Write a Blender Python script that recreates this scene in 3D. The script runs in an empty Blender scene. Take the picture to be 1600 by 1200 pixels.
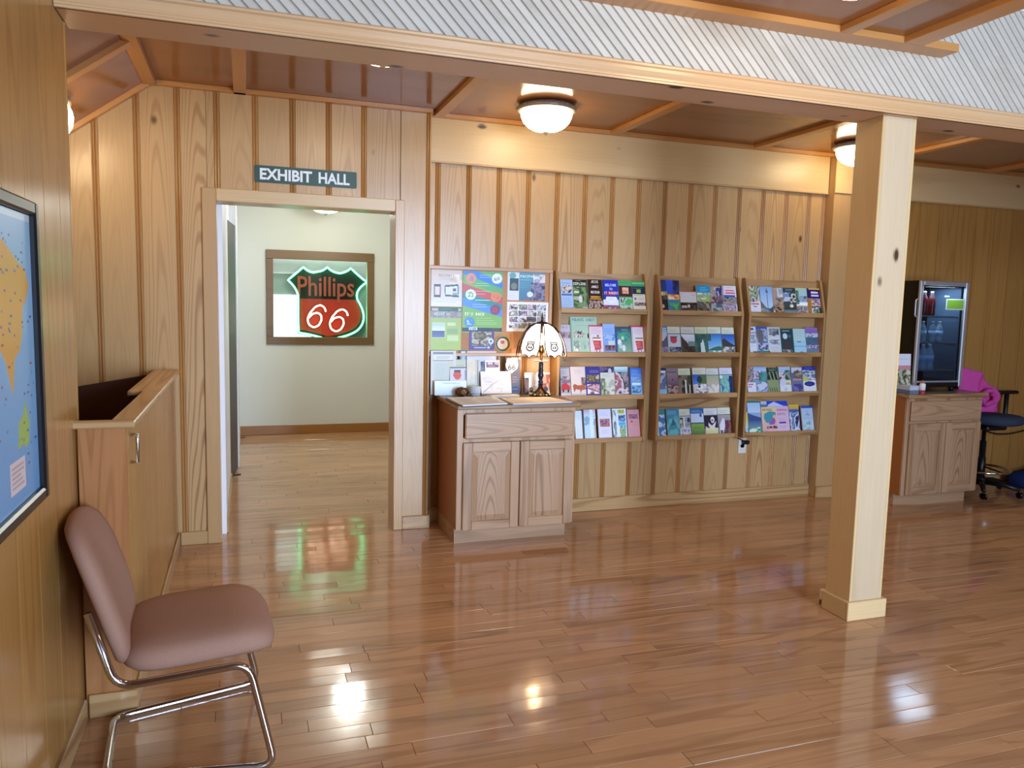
import bpy, math, random
import numpy as np
from mathutils import Vector, Matrix
random.seed(7); rng = np.random.default_rng(7)
scene = bpy.context.scene
COL = scene.collection

# ---------------------------------------------------------------- camera
YAW, PITCH, ROLL, FPX, EYE = .331108, .104660, .023239, 1216.09, 1.5
_f = np.array([math.sin(YAW)*math.cos(PITCH), math.cos(YAW)*math.cos(PITCH), -math.sin(PITCH)])
_r = np.array([math.cos(YAW), -math.sin(YAW), 0.0]); _u = np.cross(_r, _f)
RV = _r*math.cos(ROLL)+_u*math.sin(ROLL); UV = -_r*math.sin(ROLL)+_u*math.cos(ROLL)
CAMP = np.array([0, 0, EYE])
cam = bpy.data.objects.new('camera', bpy.data.cameras.new('camera')); COL.objects.link(cam)
cam.matrix_world = Matrix(((RV[0], UV[0], -_f[0], 0), (RV[1], UV[1], -_f[1], 0), (RV[2], UV[2], -_f[2], EYE), (0, 0, 0, 1)))
cam.data.sensor_width = 36; cam.data.lens = FPX/1600*36; cam.data.clip_start = .05
scene.camera = cam
# ---------------------------------------------------------------- exposure, world, daylight
vs = scene.view_settings
vs.view_transform = 'Standard'; vs.look = 'None'; vs.gamma = 1; vs.use_curve_mapping = False
vs.exposure = 0.0
DAY_FRONT, DAY_HIGH, DOME, HALL_DOME, WORLD = 165, 75, 17.0, 5.0, .4
world = bpy.data.worlds.new('sky'); scene.world = world; world.use_nodes = True
world.node_tree.nodes['Background'].inputs[0].default_value = (.75, .85, 1, 1)
world.node_tree.nodes['Background'].inputs[1].default_value = WORLD
def area(name, loc, rot, sx, sy, power, col):
    l = bpy.data.lights.new(name, 'AREA'); l.shape = 'RECTANGLE'; l.size = sx; l.size_y = sy
    l.energy = power; l.color = col
    o = bpy.data.objects.new(name, l); COL.objects.link(o); o.location = loc; o.rotation_euler = rot
    return o
fw = area('front_window_daylight', (2.45, -2.98, 1.35), (math.radians(90), 0, math.radians(8)), 1.7, 2.1, DAY_FRONT, (.56, .73, 1))
fw.data.spread = math.radians(95)
area('high_window_daylight', (5.25, -2.98, 3.6), (math.radians(90), 0, 0), 2.4, .95, DAY_HIGH, (.62, .76, 1))

# ---------------------------------------------------------------- helpers
def s2l(c): return c/12.92 if c <= .04045 else ((c+.055)/1.055)**2.4
def hexc(h):
    h = h.lstrip('#')
    if len(h) == 3: h = ''.join(a*2 for a in h)
    return tuple(s2l(int(h[i:i+2], 16)/255) for i in (0, 2, 4))
def ray(x, y): return RV*(x-800)/FPX - UV*(y-600)/FPX + _f
def at(x, y, ax, v):
    """the point of the plane ax = v that stands at image position x, y"""
    d = ray(x, y); i = 'XYZ'.index(ax); return CAMP + d*(v-CAMP[i])/d[i]
def atp(x, y, p0, n):
    d = ray(x, y); p0 = np.array(p0); n = np.array(n); return CAMP + d*(((p0-CAMP)@n)/(d@n))
def project(P):
    d = np.array(P)-CAMP; z = d@_f
    return 800+FPX*(d@RV)/z, 600-FPX*(d@UV)/z, z

class MB:
    def __init__(s): s.v = []; s.f = []; s.m = []; s.sm = []
    def add(s, vs, fs, m=0, smooth=False):
        b = len(s.v); s.v += [tuple(p) for p in vs]
        for f in fs: s.f.append(tuple(i+b for i in f)); s.m.append(m); s.sm.append(smooth)
        return s
    def box(s, x0, y0, z0, x1, y1, z1, m=0):
        if x0 > x1: x0, x1 = x1, x0
        if y0 > y1: y0, y1 = y1, y0
        if z0 > z1: z0, z1 = z1, z0
        v = [(x0,y0,z0),(x1,y0,z0),(x1,y1,z0),(x0,y1,z0),(x0,y0,z1),(x1,y0,z1),(x1,y1,z1),(x0,y1,z1)]
        return s.add(v, [(3,2,1,0),(4,5,6,7),(0,1,5,4),(1,2,6,5),(2,3,7,6),(3,0,4,7)], m)
    def bbox(s, x0, y0, z0, x1, y1, z1, b=.003, m=0):
        """box with chamfered edges"""
        if x0 > x1: x0, x1 = x1, x0
        if y0 > y1: y0, y1 = y1, y0
        if z0 > z1: z0, z1 = z1, z0
        b = min(b, (x1-x0)*.45, (y1-y0)*.45, (z1-z0)*.45)
        lo = (x0,y0,z0); hi = (x1,y1,z1); V = []; idx = {}
        for cx in (0,1):
            for cy in (0,1):
                for cz in (0,1):
                    c = (cx,cy,cz)
                    for a in range(3):
                        p = []
                        for k in range(3):
                            e = hi[k] if c[k] else lo[k]
                            if k != a: e += -b if c[k] else b
                            p.append(e)
                        idx[(c,a)] = len(V); V.append(tuple(p))
        F = []
        for a in range(3):
            o = [k for k in range(3) if k != a]
            for sd in (0,1):
                q = []
                for (p,r) in ((0,0),(1,0),(1,1),(0,1)):
                    c = [0,0,0]; c[a] = sd; c[o[0]] = p; c[o[1]] = r; q.append(idx[(tuple(c),a)])
                F.append(tuple(q if (sd == 1) != (a == 1) else q[::-1]))
        for a in range(3):
            o = [k for k in range(3) if k != a]
            for p in (0,1):
                for r in (0,1):
                    c0 = [0,0,0]; c0[o[0]] = p; c0[o[1]] = r; c1 = list(c0); c1[a] = 1
                    c0 = tuple(c0); c1 = tuple(c1)
                    q = (idx[(c0,o[0])], idx[(c1,o[0])], idx[(c1,o[1])], idx[(c0,o[1])])
                    F.append(q)
        for c in [(i,j,k) for i in (0,1) for j in (0,1) for k in (0,1)]:
            F.append((idx[(c,0)], idx[(c,1)], idx[(c,2)]))
        return s.add(V, F, m)
    def prism(s, poly, axis, a0, a1, m=0, smooth=False):
        """poly: 2D points in the two other axes in order; extruded along axis"""
        n = len(poly); i = 'xyz'.index(axis)
        def P(p, a): q = list(p); q.insert(i, a); return tuple(q)
        v = [P(p,a0) for p in poly]+[P(p,a1) for p in poly]
        f = [(k,(k+1)%n,(k+1)%n+n,k+n) for k in range(n)]
        s.add(v, f, m, smooth); b = len(s.v)-2*n
        s.f.append(tuple(range(b+n-1, b-1, -1))); s.f.append(tuple(range(b+n, b+2*n))); s.m += [m,m]; s.sm += [False, False]
        return s
    def tube(s, path, r, n=10, m=0, closed=False, caps=True):
        P = [Vector(p) for p in path]; N = len(P); R = r if isinstance(r,(list,tuple)) else [r]*N
        up = None; rings = []
        for i in range(N):
            a = P[(i-1)%N] if (closed or i > 0) else P[i]; b = P[(i+1)%N] if (closed or i < N-1) else P[i]
            t = (b-a).normalized()
            if up is None:
                up = Vector((0,0,1)) if abs(t.z) < .9 else Vector((1,0,0))
            x = t.cross(up)
            if x.length < 1e-5: x = t.cross(Vector((0.3,1,0.2)))
            x.normalize(); y = x.cross(t).normalized(); up = y
            rings.append([P[i]+R[i]*(math.cos(2*math.pi*k/n)*x+math.sin(2*math.pi*k/n)*y) for k in range(n)])
        v = [p for rg in rings for p in rg]; f = []
        for i in range(N if closed else N-1):
            j = (i+1) % N
            for k in range(n): f.append((i*n+k, i*n+(k+1)%n, j*n+(k+1)%n, j*n+k))
        if caps and not closed: f += [tuple(range(n-1,-1,-1)), tuple((N-1)*n+k for k in range(n))]
        return s.add(v, f, m, True)
    def lathe(s, prof, n=24, c=(0,0,0), m=0, smooth=True, sx=1, sy=1):
        v = []; f = []
        for (r,z) in prof:
            for k in range(n):
                a = 2*math.pi*k/n; v.append((c[0]+sx*r*math.cos(a), c[1]+sy*r*math.sin(a), c[2]+z))
        for i in range(len(prof)-1):
            for k in range(n): f.append((i*n+k, i*n+(k+1)%n, (i+1)*n+(k+1)%n, (i+1)*n+k))
        f += [tuple(range(n-1,-1,-1)), tuple((len(prof)-1)*n+k for k in range(n))]
        return s.add(v, f, m, smooth)
    def ell(s, c, rx, ry, rz, m=0, n=14, k=9):
        prof = [(max(1e-3, math.sin(math.pi*i/(k-1))), -math.cos(math.pi*i/(k-1))) for i in range(k)]
        v = []; f = []
        for (r,z) in prof:
            for q in range(n):
                a = 2*math.pi*q/n; v.append((c[0]+rx*r*math.cos(a), c[1]+ry*r*math.sin(a), c[2]+rz*z))
        for i in range(k-1):
            for q in range(n): f.append((i*n+q, i*n+(q+1)%n, (i+1)*n+(q+1)%n, (i+1)*n+q))
        return s.add(v, f, m, True)
    def xf(s, fn): s.v = [tuple(fn(*p)) for p in s.v]; return s

def obj(name, mb, mats, parent=None, keep=False):
    """link a mesh; its origin goes to the middle of its bounds unless keep"""
    me = bpy.data.meshes.new(name); V = np.array(mb.v, float)
    c = np.zeros(3) if keep else (V.min(0)+V.max(0))/2
    me.from_pydata((V-c).tolist(), [], mb.f)
    if not isinstance(mats, (list,tuple)): mats = [mats]
    for m in mats: me.materials.append(m)
    me.polygons.foreach_set('material_index', mb.m); me.polygons.foreach_set('use_smooth', mb.sm)
    me.update()
    o = bpy.data.objects.new(name, me); COL.objects.link(o); o.location = c
    if parent: o.parent = parent
    return o
def empty(name, loc=(0,0,0), rz=0):
    o = bpy.data.objects.new(name, None); COL.objects.link(o); o.location = loc; o.rotation_euler = (0,0,rz); o.empty_display_size = .1
    return o
def tag(o, label=None, cat=None, group=None, kind=None):
    if label: o['label'] = label
    if cat: o['category'] = cat
    if group: o['group'] = group
    if kind: o['kind'] = kind
    return o
def thing(name, label, cat, loc=(0,0,0), rz=0, group=None): return tag(empty(name, loc, rz), label, cat, group)
def struct(name, mb, m, label=None): return tag(obj(name, mb, m, keep=True), label=label, kind='structure')
def copy_tree(o, parent=None):
    c = o.copy(); COL.objects.link(c); c.parent = parent
    for ch in list(o.children): copy_tree(ch, c)
    return c

# ---------------------------------------------------------------- materials
def newmat(name):
    m = bpy.data.materials.new(name); m.use_nodes = True; nt = m.node_tree
    return m, nt, nt.nodes['Principled BSDF']
def setin(b, **k):
    for n, v in k.items():
        n = n.replace('_', ' ')
        if n in b.inputs: b.inputs[n].default_value = v
def plain(name, col, rough=.5, metal=0, spec=.5, **k):
    m, nt, b = newmat(name); c = hexc(col) if isinstance(col, str) else col
    setin(b, Base_Color=(*c,1), Roughness=rough, Metallic=metal); b.inputs['Specular IOR Level'].default_value = spec
    setin(b, **k); return m
def emit(name, col, strength, base='fff'):
    m, nt, b = newmat(name); c = hexc(col)
    setin(b, Base_Color=(*hexc(base),1), Roughness=.25, Emission_Color=(*c,1), Emission_Strength=strength); return m
def wood(name, light, dark, axis='Z', scale=5, stretch=9, rings=5, ring_amt=.55, fibre=.35, rough=.32, knots=0., vary=.16, spec=.5, knotcol='5a3a22', bump=.05, cath=None, cmin=.12):
    m, nt, b = newmat(name); N = nt.nodes.new; L = nt.links.new
    tc = N('ShaderNodeTexCoord'); oi = N('ShaderNodeObjectInfo'); ge = N('ShaderNodeNewGeometry')
    rnd = N('ShaderNodeMath'); rnd.operation = 'ADD'; L(oi.outputs['Random'], rnd.inputs[0]); L(ge.outputs['Random Per Island'], rnd.inputs[1])
    fr = N('ShaderNodeMath'); fr.operation = 'FRACT'; L(rnd.outputs[0], fr.inputs[0])
    off = N('ShaderNodeMath'); off.operation = 'MULTIPLY'; off.inputs[1].default_value = 53.0; L(fr.outputs[0], off.inputs[0])
    add = N('ShaderNodeVectorMath'); add.operation = 'ADD'; L(tc.outputs['Object'], add.inputs[0]); L(off.outputs[0], add.inputs[1])
    sc = [1.,1.,1.]; sc['XYZ'.index(axis)] = 1/stretch
    mp = N('ShaderNodeVectorMath'); mp.operation = 'MULTIPLY'; mp.inputs[1].default_value = sc; L(add.outputs[0], mp.inputs[0])
    n1 = N('ShaderNodeTexNoise'); n1.inputs['Scale'].default_value = scale; n1.inputs['Detail'].default_value = 1.5; n1.inputs['Distortion'].default_value = .25; L(mp.outputs[0], n1.inputs['Vector'])
    mu = N('ShaderNodeMath'); mu.operation = 'MULTIPLY'; mu.inputs[1].default_value = rings*6.283; L(n1.outputs[0], mu.inputs[0])
    if cath:      # stacked arches down the middle of a board, straight lines towards its edges
        A_, B_, C_ = cath; ai = 'XYZ'.index(axis)
        keep_ = [1.,1.,1.]; keep_[ai] = 0
        va = N('ShaderNodeVectorMath'); va.operation = 'MULTIPLY'; va.inputs[1].default_value = keep_; L(tc.outputs['Object'], va.inputs[0])
        sh_ = N('ShaderNodeMapRange'); sh_.inputs[3].default_value = -.045; sh_.inputs[4].default_value = .045; sh2 = N('ShaderNodeMath'); sh2.operation = 'FRACT'; sh3 = N('ShaderNodeMath'); sh3.operation = 'MULTIPLY'; sh3.inputs[1].default_value = 17.3; L(fr.outputs[0], sh3.inputs[0]); L(sh3.outputs[0], sh2.inputs[0]); L(sh2.outputs[0], sh_.inputs[0])
        vb = N('ShaderNodeVectorMath'); vb.operation = 'ADD'; L(va.outputs[0], vb.inputs[0]); L(sh_.outputs[0], vb.inputs[1])
        vc = N('ShaderNodeVectorMath'); vc.operation = 'MULTIPLY'; vc.inputs[1].default_value = keep_; L(vb.outputs[0], vc.inputs[0])
        dt = N('ShaderNodeVectorMath'); dt.operation = 'DOT_PRODUCT'; L(vc.outputs[0], dt.inputs[0]); L(vc.outputs[0], dt.inputs[1])
        sx_ = N('ShaderNodeSeparateXYZ'); L(add.outputs[0], sx_.inputs[0])
        m1 = N('ShaderNodeMath'); m1.operation = 'MULTIPLY'; m1.inputs[1].default_value = A_; L(dt.outputs['Value'], m1.inputs[0])
        m2 = N('ShaderNodeMath'); m2.operation = 'MULTIPLY_ADD'; m2.inputs[1].default_value = B_; L(sx_.outputs[ai], m2.inputs[0]); L(m1.outputs[0], m2.inputs[2])
        m3 = N('ShaderNodeMath'); m3.operation = 'MULTIPLY_ADD'; m3.inputs[1].default_value = C_; L(n1.outputs[0], m3.inputs[0]); L(m2.outputs[0], m3.inputs[2])
        mu = N('ShaderNodeMath'); mu.operation = 'MULTIPLY'; mu.inputs[1].default_value = 6.283; L(m3.outputs[0], mu.inputs[0])
    si = N('ShaderNodeMath'); si.operation = 'SINE'; L(mu.outputs[0], si.inputs[0])
    r1 = N('ShaderNodeMapRange'); r1.inputs[1].default_value = .25; r1.inputs[2].default_value = 1; L(si.outputs[0], r1.inputs[0])
    if cath:      # some boards are strongly figured, others almost plain
        am = N('ShaderNodeMath'); am.operation = 'MULTIPLY'; am.inputs[1].default_value = 7.9; L(fr.outputs[0], am.inputs[0]); am2 = N('ShaderNodeMath'); am2.operation = 'FRACT'; L(am.outputs[0], am2.inputs[0]); am3 = N('ShaderNodeMath'); am3.operation = 'POWER'; am3.inputs[1].default_value = 1.3; L(am2.outputs[0], am3.inputs[0])
        am4 = N('ShaderNodeMapRange'); am4.inputs[3].default_value = cmin; L(am3.outputs[0], am4.inputs[0]); r1m = N('ShaderNodeMath'); r1m.operation = 'MULTIPLY'; L(r1.outputs[0], r1m.inputs[0]); L(am4.outputs[0], r1m.inputs[1]); r1 = r1m
    sc2 = [1.,1.,1.]; sc2['XYZ'.index(axis)] = 1/40
    mp2 = N('ShaderNodeVectorMath'); mp2.operation = 'MULTIPLY'; mp2.inputs[1].default_value = sc2; L(add.outputs[0], mp2.inputs[0])
    n2 = N('ShaderNodeTexNoise'); n2.inputs['Scale'].default_value = 150; n2.inputs['Detail'].default_value = 2; L(mp2.outputs[0], n2.inputs['Vector'])
    n3 = N('ShaderNodeTexNoise'); n3.inputs['Scale'].default_value = scale*.35; L(mp.outputs[0], n3.inputs['Vector'])
    a1 = N('ShaderNodeMath'); a1.operation = 'MULTIPLY'; a1.inputs[1].default_value = ring_amt; L(r1.outputs[0], a1.inputs[0])
    n3b = N('ShaderNodeMath'); n3b.operation = 'MULTIPLY'; L(a1.outputs[0], n3b.inputs[0]); n3r = N('ShaderNodeMapRange'); n3r.inputs[1].default_value = .35; n3r.inputs[2].default_value = .65; n3r.inputs[3].default_value = .25; L(n3.outputs[0], n3r.inputs[0]); L(n3r.outputs[0], n3b.inputs[1])
    a2 = N('ShaderNodeMath'); a2.operation = 'MULTIPLY_ADD'; a2.inputs[1].default_value = fibre; L(n2.outputs[0], a2.inputs[0]); L(n3b.outputs[0], a2.inputs[2]); a2.use_clamp = True
    mx = N('ShaderNodeMix'); mx.data_type = 'RGBA'; mx.inputs[6].default_value = (*hexc(light),1); mx.inputs[7].default_value = (*hexc(dark),1); L(a2.outputs[0], mx.inputs[0])
    out = mx.outputs[2]
    if knots:
        sk = [1.,1.,1.]; sk['XYZ'.index(axis)] = .55
        mk = N('ShaderNodeVectorMath'); mk.operation = 'MULTIPLY'; mk.inputs[1].default_value = sk; L(add.outputs[0], mk.inputs[0])
        vo = N('ShaderNodeTexVoronoi'); vo.inputs['Scale'].default_value = 5.5; L(mk.outputs[0], vo.inputs['Vector'])
        kr = N('ShaderNodeMapRange'); kr.inputs[1].default_value = .05; kr.inputs[2].default_value = .13; kr.inputs[3].default_value = 1; kr.inputs[4].default_value = 0; kr.interpolation_type = 'SMOOTHSTEP'
        nd = N('ShaderNodeMath'); nd.operation = 'MULTIPLY_ADD'; nd.inputs[1].default_value = .09; L(n2.outputs[0], nd.inputs[0]); L(vo.outputs['Distance'], nd.inputs[2])
        nd2 = N('ShaderNodeMath'); nd2.operation = 'SUBTRACT'; nd2.inputs[1].default_value = .045; L(nd.outputs[0], nd2.inputs[0]); L(nd2.outputs[0], kr.inputs[0])
        sp = N('ShaderNodeSeparateColor'); L(vo.outputs['Color'], sp.inputs[0])
        gt = N('ShaderNodeMath'); gt.operation = 'LESS_THAN'; gt.inputs[1].default_value = knots*2; L(sp.outputs[0], gt.inputs[0])
        km = N('ShaderNodeMath'); km.operation = 'MULTIPLY'; L(kr.outputs[0], km.inputs[0]); L(gt.outputs[0], km.inputs[1])
        kx = N('ShaderNodeMix'); kx.data_type = 'RGBA'; kx.inputs[7].default_value = (*hexc(knotcol),1); L(km.outputs[0], kx.inputs[0]); L(out, kx.inputs[6]); out = kx.outputs[2]
    vr = N('ShaderNodeMapRange'); vr.inputs[3].default_value = 1-vary; vr.inputs[4].default_value = 1+vary; L(fr.outputs[0], vr.inputs[0])
    hs = N('ShaderNodeHueSaturation'); L(vr.outputs[0], hs.inputs['Value']); L(out, hs.inputs['Color']); L(hs.outputs[0], b.inputs['Base Color'])
    if bump:
        bp = N('ShaderNodeBump'); bp.inputs['Strength'].default_value = bump; bp.inputs['Distance'].default_value = .004; L(n2.outputs[0], bp.inputs['Height']); L(bp.outputs[0], b.inputs['Normal'])
    setin(b, Roughness=rough); b.inputs['Specular IOR Level'].default_value = spec
    return m
def fabric(name, col, col2):
    m, nt, b = newmat(name); N = nt.nodes.new; L = nt.links.new
    tc = N('ShaderNodeTexCoord'); n = N('ShaderNodeTexNoise'); n.inputs['Scale'].default_value = 260; n.inputs['Detail'].default_value = 3; L(tc.outputs['Object'], n.inputs['Vector'])
    mx = N('ShaderNodeMix'); mx.data_type = 'RGBA'; mx.inputs[6].default_value = (*hexc(col),1); mx.inputs[7].default_value = (*hexc(col2),1); L(n.outputs[0], mx.inputs[0]); L(mx.outputs[2], b.inputs['Base Color'])
    bp = N('ShaderNodeBump'); bp.inputs['Strength'].default_value = .25; bp.inputs['Distance'].default_value = .003; L(n.outputs[0], bp.inputs['Height']); L(bp.outputs[0], b.inputs['Normal'])
    setin(b, Roughness=.95); b.inputs['Specular IOR Level'].default_value = .1
    return m

PINE = dict(light='c6a270', dark='8c5e34', rings=11, scale=4.2, stretch=12, ring_amt=.62, fibre=.3, rough=.3, vary=.06)
pine_z = wood('pine_upright', axis='Z', knots=.05, cath=(480, 3.2, 11), **PINE)
bead_pine = wood('bead_pine', axis='Z', light='b4824a', dark='8c5a2a', rings=2, ring_amt=.3, rough=.3)
panel_oak = wood('oak_panel', axis='Z', cmin=.7, cath=(420, 5, 11), light='c7a17c', dark='86603f', rings=5, scale=6, stretch=13, ring_amt=.7, fibre=.5, rough=.36, vary=.05)
drawer_oak = wood('oak_drawer', axis='X', cmin=.7, cath=(700, 4, 10), light='c7a17c', dark='86603f', rings=5, scale=6, stretch=9, ring_amt=.6, fibre=.5, rough=.36, vary=.05)
pine_x = wood('pine_crosswise', axis='X', knots=.05, **PINE)
pine_y = wood('pine_lengthwise', axis='Y', knots=.05, **PINE)
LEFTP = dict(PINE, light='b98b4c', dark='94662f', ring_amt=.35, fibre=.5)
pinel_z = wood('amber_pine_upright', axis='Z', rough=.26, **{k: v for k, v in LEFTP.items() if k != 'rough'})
KN = dict(light='dabd8c', dark='ba925c', rings=2, scale=4, stretch=12, ring_amt=.35, fibre=.4, rough=.33, knotcol='4c3222')
knot_x = wood('knotty_pine_crosswise', axis='X', knots=.30, **KN)
knot_z = wood('knotty_pine_upright', axis='Z', knots=.28, **KN)
knot_y = wood('knotty_pine_lengthwise', axis='Y', knots=.28, **KN)
beam_x = wood('beam_pine', axis='X', light='cda27a', dark='ad8058', rings=2, ring_amt=.3, knots=.3, knotcol='3a2416', rough=.35, stretch=14)
ply = wood('ceiling_plywood', axis='X', light='a0693c', dark='784822', rings=2, scale=2.5, stretch=4, ring_amt=.4, fibre=.4, rough=.16, vary=.06, spec=.3)
batten_m = wood('ceiling_batten', axis='Y', light='c88e50', dark='a06a34', rings=2, ring_amt=.3, rough=.3)
batten_x = wood('ceiling_batten_cross', axis='X', light='c88e50', dark='a06a34', rings=2, ring_amt=.3, rough=.3)
OAK = dict(light='c7a17c', dark='86603f', rings=5, scale=6, stretch=13, ring_amt=.6, fibre=.55, rough=.36, vary=.07)
oak_z = wood('oak_upright', axis='Z', **OAK)
oak_x = wood('oak_crosswise', axis='X', **OAK)
oakside = wood('cabinet_side', axis='Z', light='a8652f', dark='844a1e', rings=2, ring_amt=.3, rough=.35)
rack_x = wood('rack_oak_crosswise', axis='X', light='bd9766', dark='7f5830', rings=5, scale=5.5, stretch=6, ring_amt=.7, fibre=.5, rough=.4, vary=.05)
rack_z = wood('rack_oak_upright', axis='Z', light='b58c58', dark='825c34', rings=3, ring_amt=.4, fibre=.5, rough=.4, vary=.05)
floor_m = wood('oak_floorboard', axis='X', light='c6986e', dark='946645', rings=6, scale=7, stretch=9, ring_amt=.5, fibre=.45, rough=.10, vary=.12, bump=.02)
darkwood = wood('hall_window_wood', axis='X', light='7d5f3a', dark='5c4325', rings=2, ring_amt=.3, rough=.4, vary=.05)
stair_shade = wood('stairwell_shade_wood', axis='X', light='4a2710', dark='2c1506', rings=2, ring_amt=.3, rough=.45, vary=.05)  # the stairwell's shade put into the wood colour
bead_m = wood('whitewashed_board', axis='X', light='cfc6b6', dark='b5a996', rings=2, ring_amt=.35, fibre=.4, rough=.5, vary=.07)
joint = plain('board_joint', '4a2f18', .8)
beadjoint = plain('bead_joint', '9a9184', .7)
floorjoint = plain('floor_joint', '3a2214', .8)
hallpaint = plain('hall_paint', 'd8d9cf', .7, spec=.2)
whitepaint = plain('white_paint', 'e9e6e6', .5, spec=.3)
chrome = plain('chrome', 'c9cbd0', .12, 1)
steel = plain('brushed_steel', 'c4c8cf', .45, .8)
pewter = plain('pewter', 'a89f92', .4, .35)
black = plain('black_plastic', '101014', .4)
blackgloss = plain('black_gloss', '08080a', .2)
bronze = plain('dark_bronze', '3a2a1e', .3, 1)
paper = plain('paper', 'd9dbe0', .6, spec=.2)
whitep = plain('white_card', 'f2f2f0', .55, spec=.3)
def glassmat(name, tint, rough=.02):
    m, nt, b = newmat(name); N = nt.nodes.new; L = nt.links.new
    tr = N('ShaderNodeBsdfTransparent'); tr.inputs[0].default_value = (*hexc(tint),1)
    gl = N('ShaderNodeBsdfGlossy'); gl.inputs['Roughness'].default_value = rough
    fz = N('ShaderNodeFresnel'); ge = N('ShaderNodeNewGeometry'); mr_ = N('ShaderNodeMapRange'); mr_.inputs[3].default_value = 1.5; mr_.inputs[4].default_value = 1/1.5; L(ge.outputs['Backfacing'], mr_.inputs[0]); L(mr_.outputs[0], fz.inputs[0]); mx = N('ShaderNodeMixShader')
    L(fz.outputs[0], mx.inputs[0]); L(tr.outputs[0], mx.inputs[1]); L(gl.outputs[0], mx.inputs[2]); L(mx.outputs[0], nt.nodes['Material Output'].inputs[0])
    return m
pane_m = glassmat('window_glass', 'f2f7f4'); fridge_glass = glassmat('cooler_glass', 'c9d6e0')
def printmat(name, rough=.35):
    m, nt, b = newmat(name); a = nt.nodes.new('ShaderNodeVertexColor'); a.layer_name = 'Col'
    nt.links.new(a.outputs[0], b.inputs['Base Color']); setin(b, Roughness=rough); b.inputs['Specular IOR Level'].default_value = .35; return m
printm = printmat('printed_cover'); mapprint = printmat('printed_map', .3)
# ================================================================ the setting
YB, YD, XL = 5.065, 4.95, -.555          # face of the rack wall, of the doorway wall, of the left wall
ZC = 2.665                                # underside of the ceiling battens
# ---- floor: slab plus single floorboards
fl = struct('floor', MB().box(-2, -3.1, -.08, 7.6, 9.0, -.0045), floorjoint)
RW = .08
def plank_geo(mb, x0, x1, y0, y1):
    g = .0006; c = .0012; z0, z1 = -.0045, 0.0; dz = rng.uniform(-.0003, .0003); t = rng.uniform(-.00045, .00045)
    a = [(x0+g,y0+g,z0),(x1-g,y0+g,z0),(x1-g,y1-g,z0),(x0+g,y1-g,z0)]
    e = [(x0+g,y0+g,z1-.0012),(x1-g,y0+g,z1-.0012),(x1-g,y1-g,z1-.0012),(x0+g,y1-g,z1-.0012)]
    h = [(x0+g+c,y0+g+c,z1+dz-t),(x1-g-c,y0+g+c,z1+dz-t),(x1-g-c,y1-g-c,z1+dz+t),(x0+g+c,y1-g-c,z1+dz+t)]
    mb.add(a+e+h, [(8,9,10,11)]+[(4+i,4+(i+1)%4,8+(i+1)%4,8+i) for i in range(4)]+[(i,(i+1)%4,4+(i+1)%4,4+i) for i in range(4)])
planks = []
def plank_rows(y_from, y_to, xa, xb):
    k = int(round(y_from/RW))
    while k*RW < y_to-1e-6:
        x = xa-rng.uniform(0, .9)
        while x < xb:
            l = rng.uniform(.45, 1.35); x0 = max(x, xa); x1 = min(x+l, xb); x += l
            if x1-x0 > .12: planks.append((x0, x1, k*RW, (k+1)*RW))
        k += 1
plank_rows(-3.04, 5.12, -1.95, 7.42); plank_rows(5.12, 8.8, -.12, 2.3)
def seen(p):
    x0, x1, y0, y1 = p
    if y1 < .8: return 0
    n = 0; area_ = 0
    for i in range(12):
        X = x0+(x1-x0)*(i+.5)/12; Y = (y0+y1)/2
        px, py, z = project((X, Y, 0))
        if z < .3 or not (0 <= px <= 1600 and 0 <= py <= 1200): continue
        if Y > 5.1 and not (350 < px < 612): continue
        if Y > 4.93 and Y <= 5.1 and X < 1.13 and not (-.15 < X < .9): continue
        if X < -.37 and Y > 2.95: continue
        n += 1; area_ += (x1-x0)/12*RW/z**3
    return area_*1e3 if n else 0
planks.sort(key=seen, reverse=True)
for p in planks[:300]:
    mb = MB(); plank_geo(mb, *p); obj('plank', mb, floor_m, fl)
mb = MB()
for p in planks[300:]: plank_geo(mb, *p)
tag(obj('planks', mb, floor_m, fl), kind='stuff')

# ---- panelled walls: every board its own piece, with a beaded edge
def board_profile(u0, u1, bead, w=.031):
    W = u1-u0
    P = [(0,-.004),(.0015,0)] if (bead or W < .06) else [(0,-.004),(.0001,0)]
    if bead and W > .06:
        b = W-w-.001
        P += [(b-.004,0),(b,-.007),(b+.004,-.001),(b+.008,.001),(b+.012,-.001),(b+.0155,-.007),(b+.019,-.001),(b+.023,.001),(b+.027,-.001),(b+.031,-.007)]
    elif W > .06: P += [(W-.0042,0),(W-.0041,-.006)]
    else: P += [(W-.0015,0)]
    P.append((W,-.006 if (not bead and W > .06) else -.004))
    return [(u0+a, d) for a, d in P]
def make_board(parent, mapf, u0, u1, z0, z1, mat, bead=True, th=.016):
    """mapf(u, d, z): d is the distance out of the wall; z1 may be a function of u"""
    pr = board_profile(u0, u1, bead); n = len(pr); top = z1 if callable(z1) else (lambda u: z1)
    V = [mapf(u,d,z0) for u,d in pr]+[mapf(u,d,top(u)) for u,d in pr]+[mapf(u0,-th,z0),mapf(u1,-th,z0),mapf(u0,-th,top(u0)),mapf(u1,-th,top(u1))]
    F = [(i,i+1,n+i+1,n+i) for i in range(n-1)]+[(0,n,2*n+2,2*n),(n-1,2*n+1,2*n+3,2*n-1)]
    F += [tuple(range(n-1,-1,-1))+(2*n,2*n+1), tuple(range(n,2*n))+(2*n+3,2*n+2)]
    mb = MB().add(V, F)
    if bead and n > 8:
        for i in range(3, n-3): mb.m[i] = 1
    return obj('board', mb, [mat, bead_pine], parent)
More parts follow.
